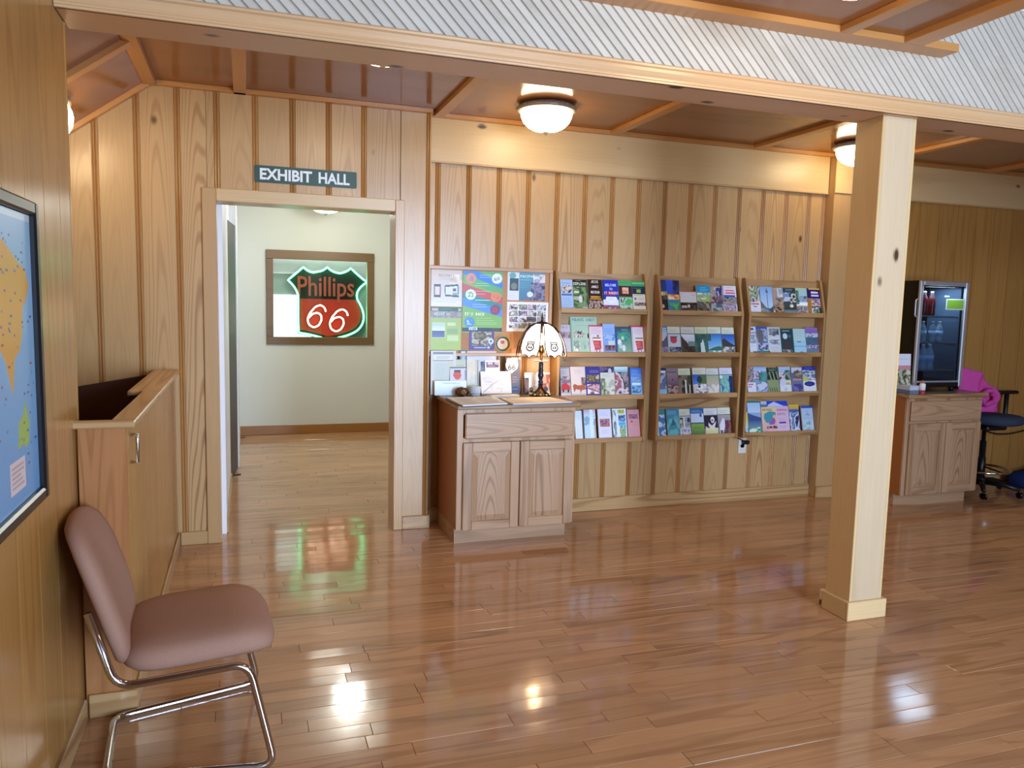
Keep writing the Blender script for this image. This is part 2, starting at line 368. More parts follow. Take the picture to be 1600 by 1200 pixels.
def boards(parent, mapf, edges, z0, z1, mat, hole=None, bead=True):
    for a, b in zip(edges[:-1], edges[1:]):
        if hole and a < hole[1] and b > hole[0]:
            ha, hb, hz = hole
            if a < ha-.004: make_board(parent, mapf, a, ha, z0, z1, mat, False)
            if b > hb+.004: make_board(parent, mapf, hb, b, z0, z1, mat, b-hb > .15)
            make_board(parent, mapf, max(a,ha), min(b,hb), hz, z1, mat, b <= hb+.002)
        else: make_board(parent, mapf, a, b, z0, z1, mat, bead)
mback = lambda Y: (lambda u, d, z: (u, Y-d, z))
# rack wall
wb = struct('wall_back', MB().box(1.125, YB+.016, 0, 7.45, YB+.12, 2.8), joint)
boards(wb, mback(YB), [1.126]+[1.2155+.2097*k for k in range(15)]+[4.29], 0, 2.40, pine_z)
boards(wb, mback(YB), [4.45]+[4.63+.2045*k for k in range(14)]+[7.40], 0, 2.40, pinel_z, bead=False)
mb = MB()
for a, b in ((1.126, 4.285), (4.452, 7.4)):
    t = struct('trim_1' if a < 2 else 'trim_2', MB().bbox(a, 5.036, 2.39, b, YB+.01, 2.70, .002), knot_x)
    obj('edge_strip', MB().bbox(a, 5.030, 2.385, b, YB, 2.397, .002), pine_x, t)
bb = struct('baseboard_back', MB().bbox(1.126, 5.047, 0, 4.29, YB+.01, .098, .004), pine_x)
obj('baseboard_length', MB().bbox(4.45, 5.047, 0, 7.4, YB+.01, .098, .004), pine_x, bb)
pil = struct('trim_3', MB().bbox(4.29, 4.972, 0, 4.452, YB+.01, 2.70, .003), pine_z)
obj('pilaster_head', MB().bbox(4.284, 4.958, 2.39, 4.458, 4.972, 2.70, .002), knot_x, pil)
obj('pilaster_base', MB().bbox(4.286, 4.96, 0, 4.456, 4.972, .098, .003), pine_x, pil)
# doorway wall with its opening
DX0, DX1, DZ = -.152, .897, 2.047
def slope_z(u): return 2.72 if u > -.47 else 2.70+.735*(u+.47)
mb = MB().box(-1.95, YD+.016, 0, DX0-.03, YB+.055, 2.8).box(DX1+.03, YD+.016, 0, 1.112, YB+.055, 2.8).box(DX0-.03, YD+.016, DZ+.03, DX1+.03, YB+.055, 2.8)
wd = struct('wall_back_left', mb, joint)
boards(wd, mback(YD), [-1.95]+[-1.821+.2118*k for k in range(13)]+[.9325, 1.128], 0, slope_z, pine_z, hole=(-.20, .93, 2.10))
make_board(wd, lambda u, d, z: (1.113+d+.014, u, z), YD+.001, YB, 0, 2.7, pine_z, False, .012)
dr = struct('door_1', MB().bbox(-.231, 4.930, 0, DX0, YD+.005, 2.122, .004), pine_z)
obj('casing', MB().bbox(DX1, 4.930, 0, .957, YD+.005, 2.122, .004), pine_z, dr)
obj('head_casing', MB().bbox(DX0, 4.928, DZ, DX1, YD+.005, 2.122, .004), knot_x, dr)
for n, a in (('jamb', (DX0-.02, 4.951, 0, DX0, 5.12, DZ)), ('jamb', (DX1, 4.951, 0, DX1+.02, 5.12, DZ)), ('head_jamb', (DX0-.02, 4.951, DZ, DX1+.02, 5.12, DZ+.02))):
    obj(n, MB().box(*a), whitepaint if a[0] < -.1 and a[3] < 0 else pine_z, dr)
bl = struct('baseboard_back_left', MB().bbox(.957, 4.928, 0, 1.140, YD+.002, .086, .004), pine_x)
obj('baseboard_length', MB().bbox(-.382, 4.932, 0, -.231, YD+.002, .08, .004), pine_x, bl)
obj('baseboard_return', MB().bbox(1.128, YD, 0, 1.141, 5.046, .086, .003), pine_y, bl)
# left wall, stairwell beyond it
wl = struct('wall_left', MB().box(-.70, -3.05, 0, XL-.016, 3.018, 2.8), joint)
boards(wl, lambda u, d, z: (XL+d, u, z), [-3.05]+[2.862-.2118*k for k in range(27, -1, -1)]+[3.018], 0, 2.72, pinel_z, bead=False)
obj('end_board', MB().bbox(-.70, 3.0185, 0, XL+.001, 3.036, 2.75, .002), pinel_z, wl)
bll = struct('baseboard_left', MB().bbox(XL-.01, -3.0, 0, -.540, 2.925, .085, .004), pine_y)
struct('wall_stair', MB().box(-2.0, 3.0, 0, -1.95, YD+.1, 2.7).box(-1.95, 2.98, 0, -.705, 3.01, 2.7), joint)
struct('stair_shade_panel', MB().prism([(-1.94,.79),(-.42,1.053),(-.42,0),(-1.94,0)], 'y', 4.931, 4.942), stair_shade)  # dark slanted panel added as the shade low on the stairwell's back wall
# outer walls behind the camera and to the right, with real openings for daylight
mb = MB().box(-2, -3.15, 0, 1.55, -3.05, 4.4).box(3.35, -3.15, 0, 4.0, -3.05, 4.4).box(4.0, -3.15, 0, 6.5, -3.05, 3.1).box(4.0, -3.15, 4.1, 6.5, -3.05, 4.4).box(6.5, -3.15, 0, 7.5, -3.05, 4.4).box(1.55, -3.15, 2.45, 3.35, -3.05, 4.4).box(1.55, -3.15, 0, 3.35, -3.05, .25)
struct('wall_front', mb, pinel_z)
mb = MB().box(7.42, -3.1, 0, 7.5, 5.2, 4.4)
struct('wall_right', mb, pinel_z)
for nm, fr in (('window_2', [(1.55,-3.12,.25,1.60,-3.06,2.45),(3.30,-3.12,.25,3.35,-3.06,2.45),(1.60,-3.12,2.40,3.30,-3.06,2.45),(1.60,-3.12,.25,3.30,-3.06,.30)]),
               ('window_3', [(4.0,-3.12,3.1,4.05,-3.06,4.1),(6.45,-3.12,3.1,6.5,-3.06,4.1),(4.05,-3.12,3.1,6.45,-3.06,3.15),(4.05,-3.12,4.05,6.45,-3.06,4.1)])):
    mb = MB()
    for a in fr: mb.box(*a)
    struct(nm, mb, whitepaint)
# ---- ceilings: plywood panels between battens
BX = [-.49, -.015, 1.187, 2.42, 3.585, 4.73, 5.88, 7.05]
def ceiling(nm, x0, x1, y0, y1):
    c = struct(nm, MB().box(x0, y0, 2.715, x1, y1, 2.76), joint)
    xs = [x0]+[b for b in BX if x0+.05 < b < x1-.05]+[x1]
    for a, b in zip(xs[:-1], xs[1:]): obj('panel', MB().box(a+.001, y0, 2.692, b-.001, y1, 2.7145), ply, c)
    return c
c1 = ceiling('ceiling', -.49, 7.42, 3.085, 5.18)
for b in BX[1:]: obj('batten', MB().bbox(b-.034, 3.12, ZC, b+.034, 5.0, 2.692, .002), batten_m, c1)
obj('batten', MB().bbox(-.524, 3.12, ZC-.006, -.456, 4.93, 2.71, .002), batten_m, c1)
obj('batten', MB().bbox(-.456, 4.91, ZC, 1.128, 4.951, 2.692, .002), batten_x, c1)
obj('batten', MB().bbox(1.128, 4.996, ZC, 7.4, 5.036, 2.692, .002), batten_x, c1)
obj('batten', MB().bbox(-.456, 3.09, ZC, 7.4, 3.13, 2.692, .002), batten_x, c1)
# sloping part over the stairwell
SA = math.atan(.735)
def sl(a, y, h): return (-.49-a*math.cos(SA)+h*math.sin(SA), y, 2.69-a*math.sin(SA)-h*math.cos(SA))
def slope_box(a0, a1, y0, y1, h0, h1): return MB().box(a0, y0, h0, a1, y1, h1).xf(sl)
c2 = struct('ceiling_slope', slope_box(-.02, 1.75, 2.99, 4.96, -.05, -.022), joint)
for a0, a1 in ((0, .86), (.862, 1.72)): obj('panel', slope_box(a0, a1, 3.0, 4.95, -.022, 0), ply, c2)
obj('batten', slope_box(.02, 1.7, 4.905, 4.948, 0, .025), batten_x, c2)
obj('batten', slope_box(.02, 1.7, 4.13, 4.20, 0, .025), batten_x, c2)
obj('batten', slope_box(.02, 1.7, 3.12, 3.19, 0, .025), batten_x, c2)
# lower ceiling on the near side of the beam
c3 = ceiling('ceiling_near', -.555, 2.80, -3.05, 2.9)
for b in BX[1:4]: obj('batten', MB().bbox(b-.03, -3.0, ZC, b+.03, 2.80, 2.692, .002), batten_m, c3)
obj('batten', MB().bbox(2.735, -3.0, ZC, 2.845, 2.80, 2.70, .002), batten_m, c3)
obj('batten', MB().bbox(-.555, 2.80, ZC, 3.05, 2.905, 2.70, .002), batten_x, c3)
obj('edge_board', MB().box(2.80, -3.05, 2.692, 2.82, 2.9, 3.6), pine_y, c3)
struct('ceiling_high', MB().box(2.80, -3.1, 4.4, 7.5, 3.1, 4.45), whitepaint)
# ---- beam with moulding, diagonal boarding above it
bm = struct('trim_5', MB().box(XL+.002, 2.955, 2.40, 7.42, 3.085, 2.69).box(XL+.002, 2.885, 2.40, 7.42, 2.955, 2.45), joint)
obj('beam_soffit', MB().bbox(XL+.002, 2.875, 2.385, 7.42, 3.088, 2.40, .002), beam_x, bm)
obj('beam_back', MB().bbox(XL+.002, 3.085, 2.40, 7.42, 3.098, 2.69, .002), beam_x, bm)
mo = [(2.884,2.385),(2.866,2.385),(2.866,2.392),(2.862,2.394),(2.862,2.402),(2.866,2.405),(2.861,2.412),(2.856,2.424),(2.856,2.436),(2.862,2.444),(2.868,2.447),(2.868,2.455),(2.876,2.462),(2.884,2.462)]
obj('moulding', MB().prism(mo, 'x', XL+.002, 7.42), wood('moulding_pine', axis='X', light='d4ad80', dark='b98c5c', rings=2, ring_amt=.3, rough=.25, stretch=14), bm)
wu = struct('wall_upper', MB().box(XL+.002, 2.905, 2.45, 7.42, 2.95, 4.4).box(-.555, 2.95, 2.76, 7.42, 3.0, 4.4), beadjoint)
def diag(u0, u1, z0, z1):
    """a board running down to the right at 45 degrees, clipped to z0..z1"""
    V = []
    g = .0012
    for z in (z0, z1):
        V += [(u0+g-z, 2.9050, z), (u0+.004-z, 2.8975, z), (u1-.011-z, 2.8975, z), (u1-.008-z, 2.901, z), (u1-.004-z, 2.8985, z), (u1-g-z, 2.9050, z)]
    F = [(i,i+1,i+7,i+6) for i in range(5)]+[(5,4,3,2,1,0),(6,7,8,9,10,11)]
    return MB().add(V, F)
PW = .0455
dm = []
k = 0; u = 1.90
while u < 7.2:
    if u-2.45 < -.45: u += PW; continue
    top = 2.70 if u-2.70 < 2.75 else 2.955
    o = diag(u, u+PW, 2.445, top); obj('board', o, bead_m, wu); u += PW
obj('crown', MB().prism([(2.905,2.935),(2.89,2.935),(2.885,2.945),(2.885,2.955),(2.872,2.965),(2.862,2.985),(2.862,3.0),(2.905,3.0)], 'x', 2.846, 7.42), whitepaint, wu)
obj('frieze', MB().box(2.846, 2.898, 3.0, 7.42, 2.906, 4.4), whitepaint, wu)
# ---- post
post = thing('support_post', 'square knotty pine post with plinth holding up the long beam', 'post', (2.855, 2.995, 0))
def loc(p, r): return lambda x, y, z: (x-r.location.x, y-r.location.y, z-r.location.z)
def pobj(nm, mb, mats, root): return obj(nm, mb.xf(loc(None, root)), mats, root)
pobj('front_board', MB().bbox(2.772, 2.912, .06, 2.938, 2.93, 2.385, .002), wood('post_front_pine', axis='Z', **dict(KN, light='d6be9a', dark='ac8c64', knots=.5, stretch=22, ring_amt=.5)), post)
for a, b in ((2.757, 2.772), (2.938, 2.953)): pobj('corner_strip', MB().bbox(a, 2.912, .06, b, 3.08, 2.385, .002), knot_z, post)
pobj('core', MB().bbox(2.772, 2.93, .06, 2.938, 3.08, 2.385, .002), knot_z, post)
mb = MB()
for a in ((2.738, 2.895, 2.972, 2.912), (2.738, 3.08, 2.972, 3.097)): pobj('plinth_board', MB().bbox(a[0], a[1], 0, a[2], a[3], .093, .003), knot_x, post)
for a in ((2.738, 2.9125, 2.757, 3.0795), (2.953, 2.9125, 2.972, 3.0795)): pobj('plinth_board', MB().bbox(a[0], a[1], 0, a[2], a[3], .093, .003), knot_y, post)
# ---- half wall round the stairwell
hw = thing('half_wall', 'low pine half wall with a flat cap and small pull handle by the doorway', 'half wall', (-.46, 3.9, 0))
pobj('front_panel', MB().bbox(-.548, 2.958, .0, -.397, 2.976, 1.04, .002), wood('half_wall_front', axis='Z', **dict(PINE, light='b57d4c', dark='85522a', ring_amt=.6, scale=6)), hw)
ys = [2.958, 3.2, 3.44, 3.68, 3.92, 4.16, 4.40, 4.64, 4.93]
for a, b in zip(ys[:-1], ys[1:]): pobj('side_board', MB().bbox(-.418, a if a > 2.96 else 2.9765, 0, -.395, b, 1.04, .0015), pinel_z, hw)
pobj('cap', MB().bbox(-.558, 2.925, 1.04, -.365, 2.980, 1.062, .004), pine_x, hw)
pobj('cap', MB().bbox(-.446, 2.981, 1.04, -.365, 3.848, 1.062, .004), pine_y, hw)
pobj('cap', MB().bbox(-.508, 3.849, 1.04, -.365, 4.93, 1.062, .004), pine_y, hw)
pobj('cap_backing', MB().box(-.50, 3.87, 0, -.4185, 4.92, 1.04), stair_shade, hw)
pobj('base_strip', MB().bbox(-.539, 2.945, 0, -.383, 2.957, .085, .003), pine_x, hw)
pobj('base_strip', MB().bbox(-.3945, 2.9575, 0, -.383, 4.925, .085, .003), pine_y, hw)
h = pobj('handle', MB().tube([(-.394,3.055,.995),(-.373,3.055,.995),(-.373,3.055,.895),(-.394,3.055,.895)], .0065, 8), chrome, hw); h['label'] = 'chrome pull handle'
# ---- hall beyond the doorway
YH = 8.8
mb = MB().box(-.2, YH, 0, .285, YH+.1, 2.6).box(1.295, YH, 0, 2.4, YH+.1, 2.6).box(.285, YH, 0, 1.295, YH+.1, 1.065).box(.285, YH, 1.91, 1.295, YH+.1, 2.6)
struct('wall_hall_back', mb, hallpaint)
struct('wall_hall_left', MB().box(-.2, 5.12, 0, -.125, 6.60, 2.6).box(-.2, 7.16, 0, -.066, YH, 2.6).box(-.2, 6.60, 2.1, -.125, 7.16, 2.6), whitepaint)
struct('wall_hall_right', MB().box(2.3, 5.12, 0, 2.4, YH, 2.6), hallpaint)
struct('ceiling_hall', MB().box(-.2, 5.12, 2.54, 2.4, YH+.1, 2.60), hallpaint)
struct('wall_hall_front', MB().box(-.2, 5.121, 0, -.18, 5.14, 2.56).box(.92, 5.121, 0, 2.4, 5.14, 2.56).box(-.18, 5.121, 2.08, .92, 5.14, 2.56), hallpaint)
d2 = struct('door_2', MB().prism([(-.125,6.61),(-.075,7.155),(-.115,7.16),(-.165,6.615)], 'z', .0, 2.095), plain('grey_door', '403e3e', .5))
bh = struct('baseboard_hall_back', MB().bbox(-.084, YH-.014, 0, 2.3, YH+.002, .1, .004), wood('hall_baseboard', axis='X', light='a8743c', dark='7c4f22', rings=2, ring_amt=.3))
obj('baseboard_length', MB().bbox(-.126, 5.14, 0, -.112, 6.5, .09, .003), pine_y, bh)
w1 = struct('window_1', MB().bbox(.215, YH-.025, 1.905, 1.365, YH+.005, 2.0, .004), darkwood)
for a in ((.215, 1.065-.075, 1.365, 1.07), ): obj('frame_rail', MB().bbox(a[0], YH-.025, a[1], a[2], YH+.005, a[3], .004), darkwood, w1)
for a in ((.215, .288), (1.29, 1.365)): obj('frame_stile', MB().bbox(a[0], YH-.024, 1.07, a[1], YH+.005, 1.905, .004), darkwood, w1)
obj('pane', MB().box(.288, YH+.012, 1.07, 1.29, YH+.016, 1.905), pane_m, w1)
# shallow room behind that window, with a bright daylit window of its own
struct('wall_display', MB().box(-.1, 9.03, .8, 1.7, 9.08, 2.2).box(-.15, 8.9, .8, -.1, 9.08, 2.2).box(1.7, 8.9, .8, 1.75, 9.08, 2.2).box(-.15, 8.9, 2.15, 1.75, 9.08, 2.2).box(-.15, 8.9, .8, 1.75, 9.08, .85), plain('display_grey', 'b9b8bb', .7))
w4 = struct('window_4', MB().box(.22, 9.02, .98, .70, 9.0295, 1.525), emit('daylit_window', 'e6f2ff', 1.3))
obj('rail', MB().box(-.09, 9.018, 1.755, .69, 9.0295, 1.768), whitepaint, w4)
# ================================================================ furniture
# ---- cabinets
laminate = plain('grey_laminate', '5a5652', .3)
def cabinet(name, label, X0, X1, YF, YK, topz, faces, tops, ybk, mat_side=oakside):
    """faces: drawer and two door rectangles (x0,z0,x1,z1) on the front face YF; tops: slab box"""
    c = thing(name, label, 'cabinet', ((X0+X1)/2, (YF+ybk)/2, 0)); L = lambda m: m.xf(loc(None, c))
    obj('carcass', L(MB().bbox(X0, YF+.019, .10, X1, ybk, topz-.031, .001)), mat_side, c)
    fr = L(MB().bbox(X0-.002, YF+.001, .10, X0+.035, YF+.0185, topz-.031, .001).bbox(X1-.035, YF+.001, .10, X1+.002, YF+.0185, topz-.031, .001).bbox(X0+.035, YF+.001, topz-.065, X1-.035, YF+.0185, topz-.031, .001).bbox(X0+.035, YF+.001, topz-.235, X1-.035, YF+.0185, topz-.205, .001).bbox(X0+.035, YF+.001, .10, X1-.035, YF+.0185, .13, .001))
    obj('face_frame', fr, oak_z, c)
    obj('toe_kick', L(MB().box(X0+.004, YK, 0, X1-.02, ybk, .0995)), oak_x, c)
    obj('top', L(MB().bbox(*tops, .006)), rack_x, c)
    obj('laminate', L(MB().box(tops[0]+.012, tops[1]+.012, topz+.0001, tops[3]-.012, tops[4]-.002, topz+.0006)), laminate, c)
    x0, z0, x1, z1 = faces[0]
    d = obj('drawer', L(MB().bbox(x0, YF-.019, z0, x1, YF, z1, .007)), drawer_oak, c)
    for (x0, z0, x1, z1) in faces[1:]:
        w = .058
        dd = obj('door', L(MB().box(x0+.03, YF-.008, z0+.03, x1-.03, YF, z1-.03)), oak_z, c)
        o3 = dd.location; LL = lambda m: m.xf(lambda x, y, z: (x-c.location.x-o3[0], y-c.location.y-o3[1], z-o3[2]))
        for a, b in ((x0, x0+w), (x1-w, x1)): obj('stile', LL(MB().bbox(a, YF-.020, z0, b, YF-.0005, z1, .004)), oak_z, dd)
        for a, b in ((z0, z0+w), (z1-w, z1)): obj('rail', LL(MB().bbox(x0+w, YF-.020, a, x1-w, YF-.0005, b, .003)), oak_x, dd)
        a0, a1, b0, b1 = x0+w+.004, x1-w-.004, z0+w+.004, z1-w-.004; s = .03
        V = [(a0,YF-.009,b0),(a1,YF-.009,b0),(a1,YF-.009,b1),(a0,YF-.009,b1),(a0+s,YF-.019,b0+s),(a1-s,YF-.019,b0+s),(a1-s,YF-.019,b1-s),(a0+s,YF-.019,b1-s)]
        obj('raised_panel', LL(MB().add(V, [(4,5,6,7)]+[(i,(i+1)%4,4+(i+1)%4,4+i) for i in range(4)])), panel_oak, dd)
    return c
cabinet('base_cabinet', 'oak base cabinet with the glowing lamp and leaflets on top', 1.207, 1.975, 4.50, 4.566, .88,
        [(1.250,.667,1.962,.826), (1.240,.10,1.602,.645), (1.608,.10,1.960,.645)], (1.195, 4.47, .85, 2.005, 5.03, .88), 5.028)
cabinet('base_cabinet', 'oak base cabinet behind the post carrying the drinks cooler', 4.705, 5.45, 4.53, 4.60, .88,
        [(4.735,.672,5.437,.828), (4.737,.107,5.085,.657), (5.092,.107,5.440,.657)], (4.692, 4.50, .85, 5.487, 5.03, .88), 5.028)
# ---- chair
FAB = fabric('mauve_upholstery', '9a7664', 'ae8874')
def outline(a, b, n, k=44):
    P = []
    for i in range(k):
        t = 2*math.pi*i/k; c, s = math.cos(t), math.sin(t)
        P.append((a*math.copysign(abs(c)**(2/n), c), b*math.copysign(abs(s)**(2/n), s)))
    return P
def pad(a, b, n, prof, fn):
    """a cushion: superellipse outline a x b, rounded edge given by (inset, height) pairs"""
    v = []; k = 44
    for ins, h in prof:
        for (x, y) in outline(max(.004, a-ins), max(.004, b-ins), n): v.append(fn(x, y, h))
    f = []
    for i in range(len(prof)-1):
        for q in range(k): f.append((i*k+q, i*k+(q+1)%k, (i+1)*k+(q+1)%k, (i+1)*k+q))
    f += [tuple(range(k-1,-1,-1)), tuple((len(prof)-1)*k+q for q in range(k))]
    return MB().add(v, f, 0, True)
def round_path(P, r=.05, k=5):
    P = [Vector(p) for p in P]; out = [P[0]]
    for i in range(1, len(P)-1):
        a = (P[i-1]-P[i]); b = (P[i+1]-P[i]); ra = min(r, a.length*.45, b.length*.45); a.normalize(); b.normalize()
        p0 = P[i]+a*ra; p2 = P[i]+b*ra
        for j in range(k+1):
            t = j/k; out.append(p0*(1-t)**2+P[i]*2*t*(1-t)+p2*t*t)
    return out+[P[-1]]
CH = (-.216, 2.735, 0); CR = .076
chair = thing('side_chair', 'mauve upholstered side chair with a chrome sled base against the left wall', 'chair', CH, CR)
R = .0125
def side(s):
    return [(-.225,.19*s,R),(.268,(.285 if s > 0 else .305)*s,R),(.195,.262*s,.346),(-.182,.255*s,.330),(-.248,.245*s,.565)]
path = [(-.250,.243,.565)]+side(1)[::-1][1:]+side(-1)
path[-1] = (-.250,-.243,.565)
obj('frame', MB().tube(round_path(path, .055, 6), R, 12), chrome, chair)
seatprof = [(.05,0),(.018,.004),(.004,.018),(0,.035),(.003,.052),(.014,.066),(.035,.076),(.075,.083),(.11,.0865),(.15,.0885),(.19,.0895),(.225,.09)]
def seatfn(x, y, h):
    t = (x+.235)/.47
    return (x+.056, y, .340+.012*t+h*1.06+.012*t-.030*max(0, (t-.72)/.28)**2+.004*(abs(y)/.25)**2)
obj('seat', pad(.235, .255, 4.2, seatprof, seatfn), FAB, chair)
backprof = [(.05,-.022),(.015,-.021),(.003,-.013),(0,0),(.003,.010),(.012,.020),(.03,.030),(.06,.038),(.10,.044),(.15,.048),(.19,.050),(.23,.0505)]
BT = math.radians(17)
def backfn(x, y, h):      # x across, y up, h forward
    hh = h-.06*(abs(x)/.24)**2*0+.03*(x/.24)**2
    zc, xc = .572, -.240
    return (xc+hh*math.cos(BT)-y*math.sin(BT), x, zc+y*math.cos(BT)+hh*math.sin(BT))
obj('backrest', pad(.262, .240, 3.2, backprof, backfn), FAB, chair)
# ---- display racks on the wall
def make_rack():
    r = thing('display_rack', 'x', 'rack'); W = .70; Z0, Z1 = .515, 1.722
    prof = [(5.062,Z0),(4.952,Z0),(4.945,Z0+.012),(4.945,1.452),(5.018,1.722),(5.062,1.722)]
    for a in (0, W-.018): obj('side_panel', MB().prism([(y-5.065,z) for y, z in prof], 'x', a, a+.018), rack_z, r)
    obj('back_panel', MB().box(.0185, -.016, Z0+.01, W-.0185, -.004, 1.715), rack_x, r)
    for z in (.521, .829, 1.132, 1.436):
        s = obj('shelf', MB().prism([(-.107,z+.001),(-.017,z-.008),(-.017,z+.003),(-.107,z+.012)], 'x', .0185, W-.0185), rack_x, r)
        o3 = s.location
        obj('lip', MB().bbox(.0185-o3[0], -.119-o3[1], z-o3[2], W-.0185-o3[0], -.1075-o3[1], z+.035-o3[2], .003), rack_x, s)
    return r
RX = (2.025, 2.813, 3.560)
rk = make_rack(); rk['group'] = 'wooden brochure racks on the wall'
for i, (x, l) in enumerate(((RX[0], 'oak wall rack of leaflets nearest the lamp and pin board'), (RX[1], 'oak wall rack of leaflets in the middle of the three'), (RX[2], 'oak wall rack of leaflets nearest the post'))):
    o = rk if i == 0 else copy_tree(rk)
    o.location = (x, 5.065, 0); o['label'] = l
# ---- ceiling lights
DOME_M = emit('lit_glass_bowl', 'ffe3b4', DOME)
def make_light():
    t = thing('ceiling_light', 'x', 'ceiling light')
    obj('pan', MB().lathe([(.135,-.001),(.165,-.004),(.178,-.016),(.181,-.030),(.176,-.038),(.163,-.040)], 36), pewter, t)
    mb = MB()
    for i in range(16):
        a = 2*math.pi*i/16; mb.ell((.176*math.cos(a), .176*math.sin(a), -.020), .010, .010, .006, n=8, k=5)
    tag(obj('rim_beads', mb, pewter, t), kind='stuff')
    obj('bowl', MB().lathe([(.157,-.034),(.158,-.05),(.153,-.075),(.140,-.102),(.115,-.128),(.08,-.146),(.04,-.155),(.008,-.157)], 32), DOME_M, t)
    obj('finial', MB().lathe([(.006,-.155),(.020,-.158),(.020,-.162),(.009,-.170),(.006,-.176)], 14), pewter, t)
    return t
cl = make_light(); cl['group'] = 'glass bowl ceiling lights'
for i, (p, ry, l) in enumerate((((1.745, 4.55, 2.692), 0, 'glass bowl ceiling light in front of the header board above the lamp'),
        ((4.195, 4.64, 2.692), 0, 'glass bowl ceiling light half hidden by the post'),
        ((.59, 3.58, 2.692), 0, 'ceiling light almost hidden above the beam, only its bottom sliver showing'),
        ((-.955, 4.40, 2.348), -SA, 'ceiling light peeping past the left wall under the sloping ceiling'),
        ((1.93, 2.18, 2.692), 0, 'ceiling light cut off by the top edge of the photo'))):
    o = cl if i == 0 else copy_tree(cl)
    o.location = p; o.rotation_euler = (0, ry, 0); o['label'] = l
hl = copy_tree(cl); hl.location = (.785, 8.2, 2.539); hl.scale = (1.2,)*3; hl['label'] = 'ceiling light in the hall seen under the door head'; del hl['group']
hm = emit('hall_glass_bowl', 'fffbe8', HALL_DOME)
for ch in hl.children:
    if ch.name.startswith('bowl'):
        ch.data = ch.data.copy(); ch.data.materials[0] = hm
hp = bpy.data.lights.new('hall_fill_light', 'POINT'); hp.energy = 43; hp.color = (.97, 1, .95); hp.shadow_soft_size = .12  # unseen extra light in mid-air, added to brighten the hall
ho = bpy.data.objects.new('hall_fill_light', hp); COL.objects.link(ho); ho.location = (.9, 7.2, 2.35)
# ---- sign over the doorway
def text_mesh(name, s, mat, parent, loc, width, height, depth=.002, off=0., rot=(math.pi/2,0,0), shear=0):
    cu = bpy.data.curves.new(name, 'FONT'); cu.body = s; cu.extrude = .5*depth; cu.offset = off; cu.align_x = 'CENTER'; cu.align_y = 'CENTER'; cu.shear = shear; cu.resolution_u = 3
    t = bpy.data.objects.new(name+'_tmp', cu); COL.objects.link(t)
    me = bpy.data.meshes.new_from_object(t.evaluated_get(bpy.context.evaluated_depsgraph_get()))
    bpy.data.objects.remove(t); bpy.data.curves.remove(cu)
    co = np.empty(len(me.vertices)*3); me.vertices.foreach_get('co', co); co = co.reshape(-1,3)
    lo, hi = co.min(0), co.max(0); c = (lo+hi)/2; co -= c; d = hi-lo
    co[:,0] *= width/d[0]; co[:,1] *= height/d[1]
    me.vertices.foreach_set('co', co.ravel()); me.update(); me.name = name
    me.materials.clear(); me.materials.append(mat)
    o = bpy.data.objects.new(name, me); COL.objects.link(o); o.location = loc; o.rotation_euler = rot; o.parent = parent
    return o
sg = thing('wall_sign', 'green EXHIBIT HALL sign with white capitals above the doorway', 'sign', (.36, 4.944, 2.222))
def rrect(w, h, r, k=5):
    P = []
    for cx, cy, a0 in ((w/2-r,h/2-r,0),(-w/2+r,h/2-r,90),(-w/2+r,-h/2+r,180),(w/2-r,-h/2+r,270)):
        for i in range(k): a = math.radians(a0+90*i/(k-1)); P.append((cx+r*math.cos(a), cy+r*math.sin(a)))
    return P
obj('plate', MB().prism(rrect(.598,.098,.008), 'y', -.003, .006), plain('sign_green', '0a3f32', .45), sg)
lw = plain('sign_white', 'e8eeee', .5)
text_mesh('lettering', 'EXHIBIT', lw, sg, (-.118, -.0035, .0), .30, .066, off=.032)
text_mesh('lettering', 'HALL', lw, sg, (.163, -.0035, 0), .185, .066, off=.028)
# ---- neon sign behind the hall window
ns = thing('neon_sign', 'glowing green and red neon road shield behind the hall window', 'neon sign', (.85, 8.9, 1.4))
YN = 8.90
def npt(cx, cy): p = at(420+cx/8.571, 400+cy/8.571, 'Y', YN); return (p[0]-.85, p[2]-1.4)
def bez(P, k=8):
    out = []
    for i in range(len(P)-1):
        a, c, b = P[i][0], P[i][1], P[i+1][0]
        for j in range(k):
            t = j/k
            out.append(((1-t)**2*a[0]+2*t*(1-t)*c[0]+t*t*b[0], (1-t)**2*a[1]+2*t*(1-t)*c[1]+t*t*b[1]))
    return out
NP = [((460,150),(560,245)),((640,212),(720,210)),((780,150),(850,225)),((950,232),(1030,225)),((1095,165),(1190,260)),((1310,352),(1100,480)),((1215,640),(1330,860)),((1190,990),(1090,1075)),((785,1120),(620,1060)),((400,1025),(392,850)),((395,590),(400,450)),((255,322),(360,235)),((460,150),(0,0))]
NPw = [(npt(*a), npt(*b)) for a, b in NP]
shape = bez(NPw)
def scaled(P, s): 
    cx = sum(p[0] for p in P)/len(P); cy = sum(p[1] for p in P)/len(P); return [(cx+(x-cx)*s, cy+(y-cy)*s) for x, y in P]
zs = npt(400,570)[1]
obj('face_panel', MB().prism(scaled(shape,1.03), 'y', .004, .03), plain('sign_face_dark', '0b2a20', .4), ns)
def clip(P, z, up):
    out = []
    for i in range(len(P)):
        a, b = P[i], P[(i+1)%len(P)]; ia = (a[1] > z) == up; ib = (b[1] > z) == up
        if ia: out.append(a)
        if ia != ib: t = (z-a[1])/(b[1]-a[1]); out.append((a[0]+t*(b[0]-a[0]), z))
    return out
obj('red_panel', MB().prism(clip(scaled(shape,.93), zs, False), 'y', .000, .0035), plain('sign_face_red', 'd8402c', .4), ns)
green = emit('green_neon', '4dffb0', 9); pink = emit('pink_neon', 'ffd2b4', 9); redtube = plain('unlit_red_glass', 'd8705c', .2)
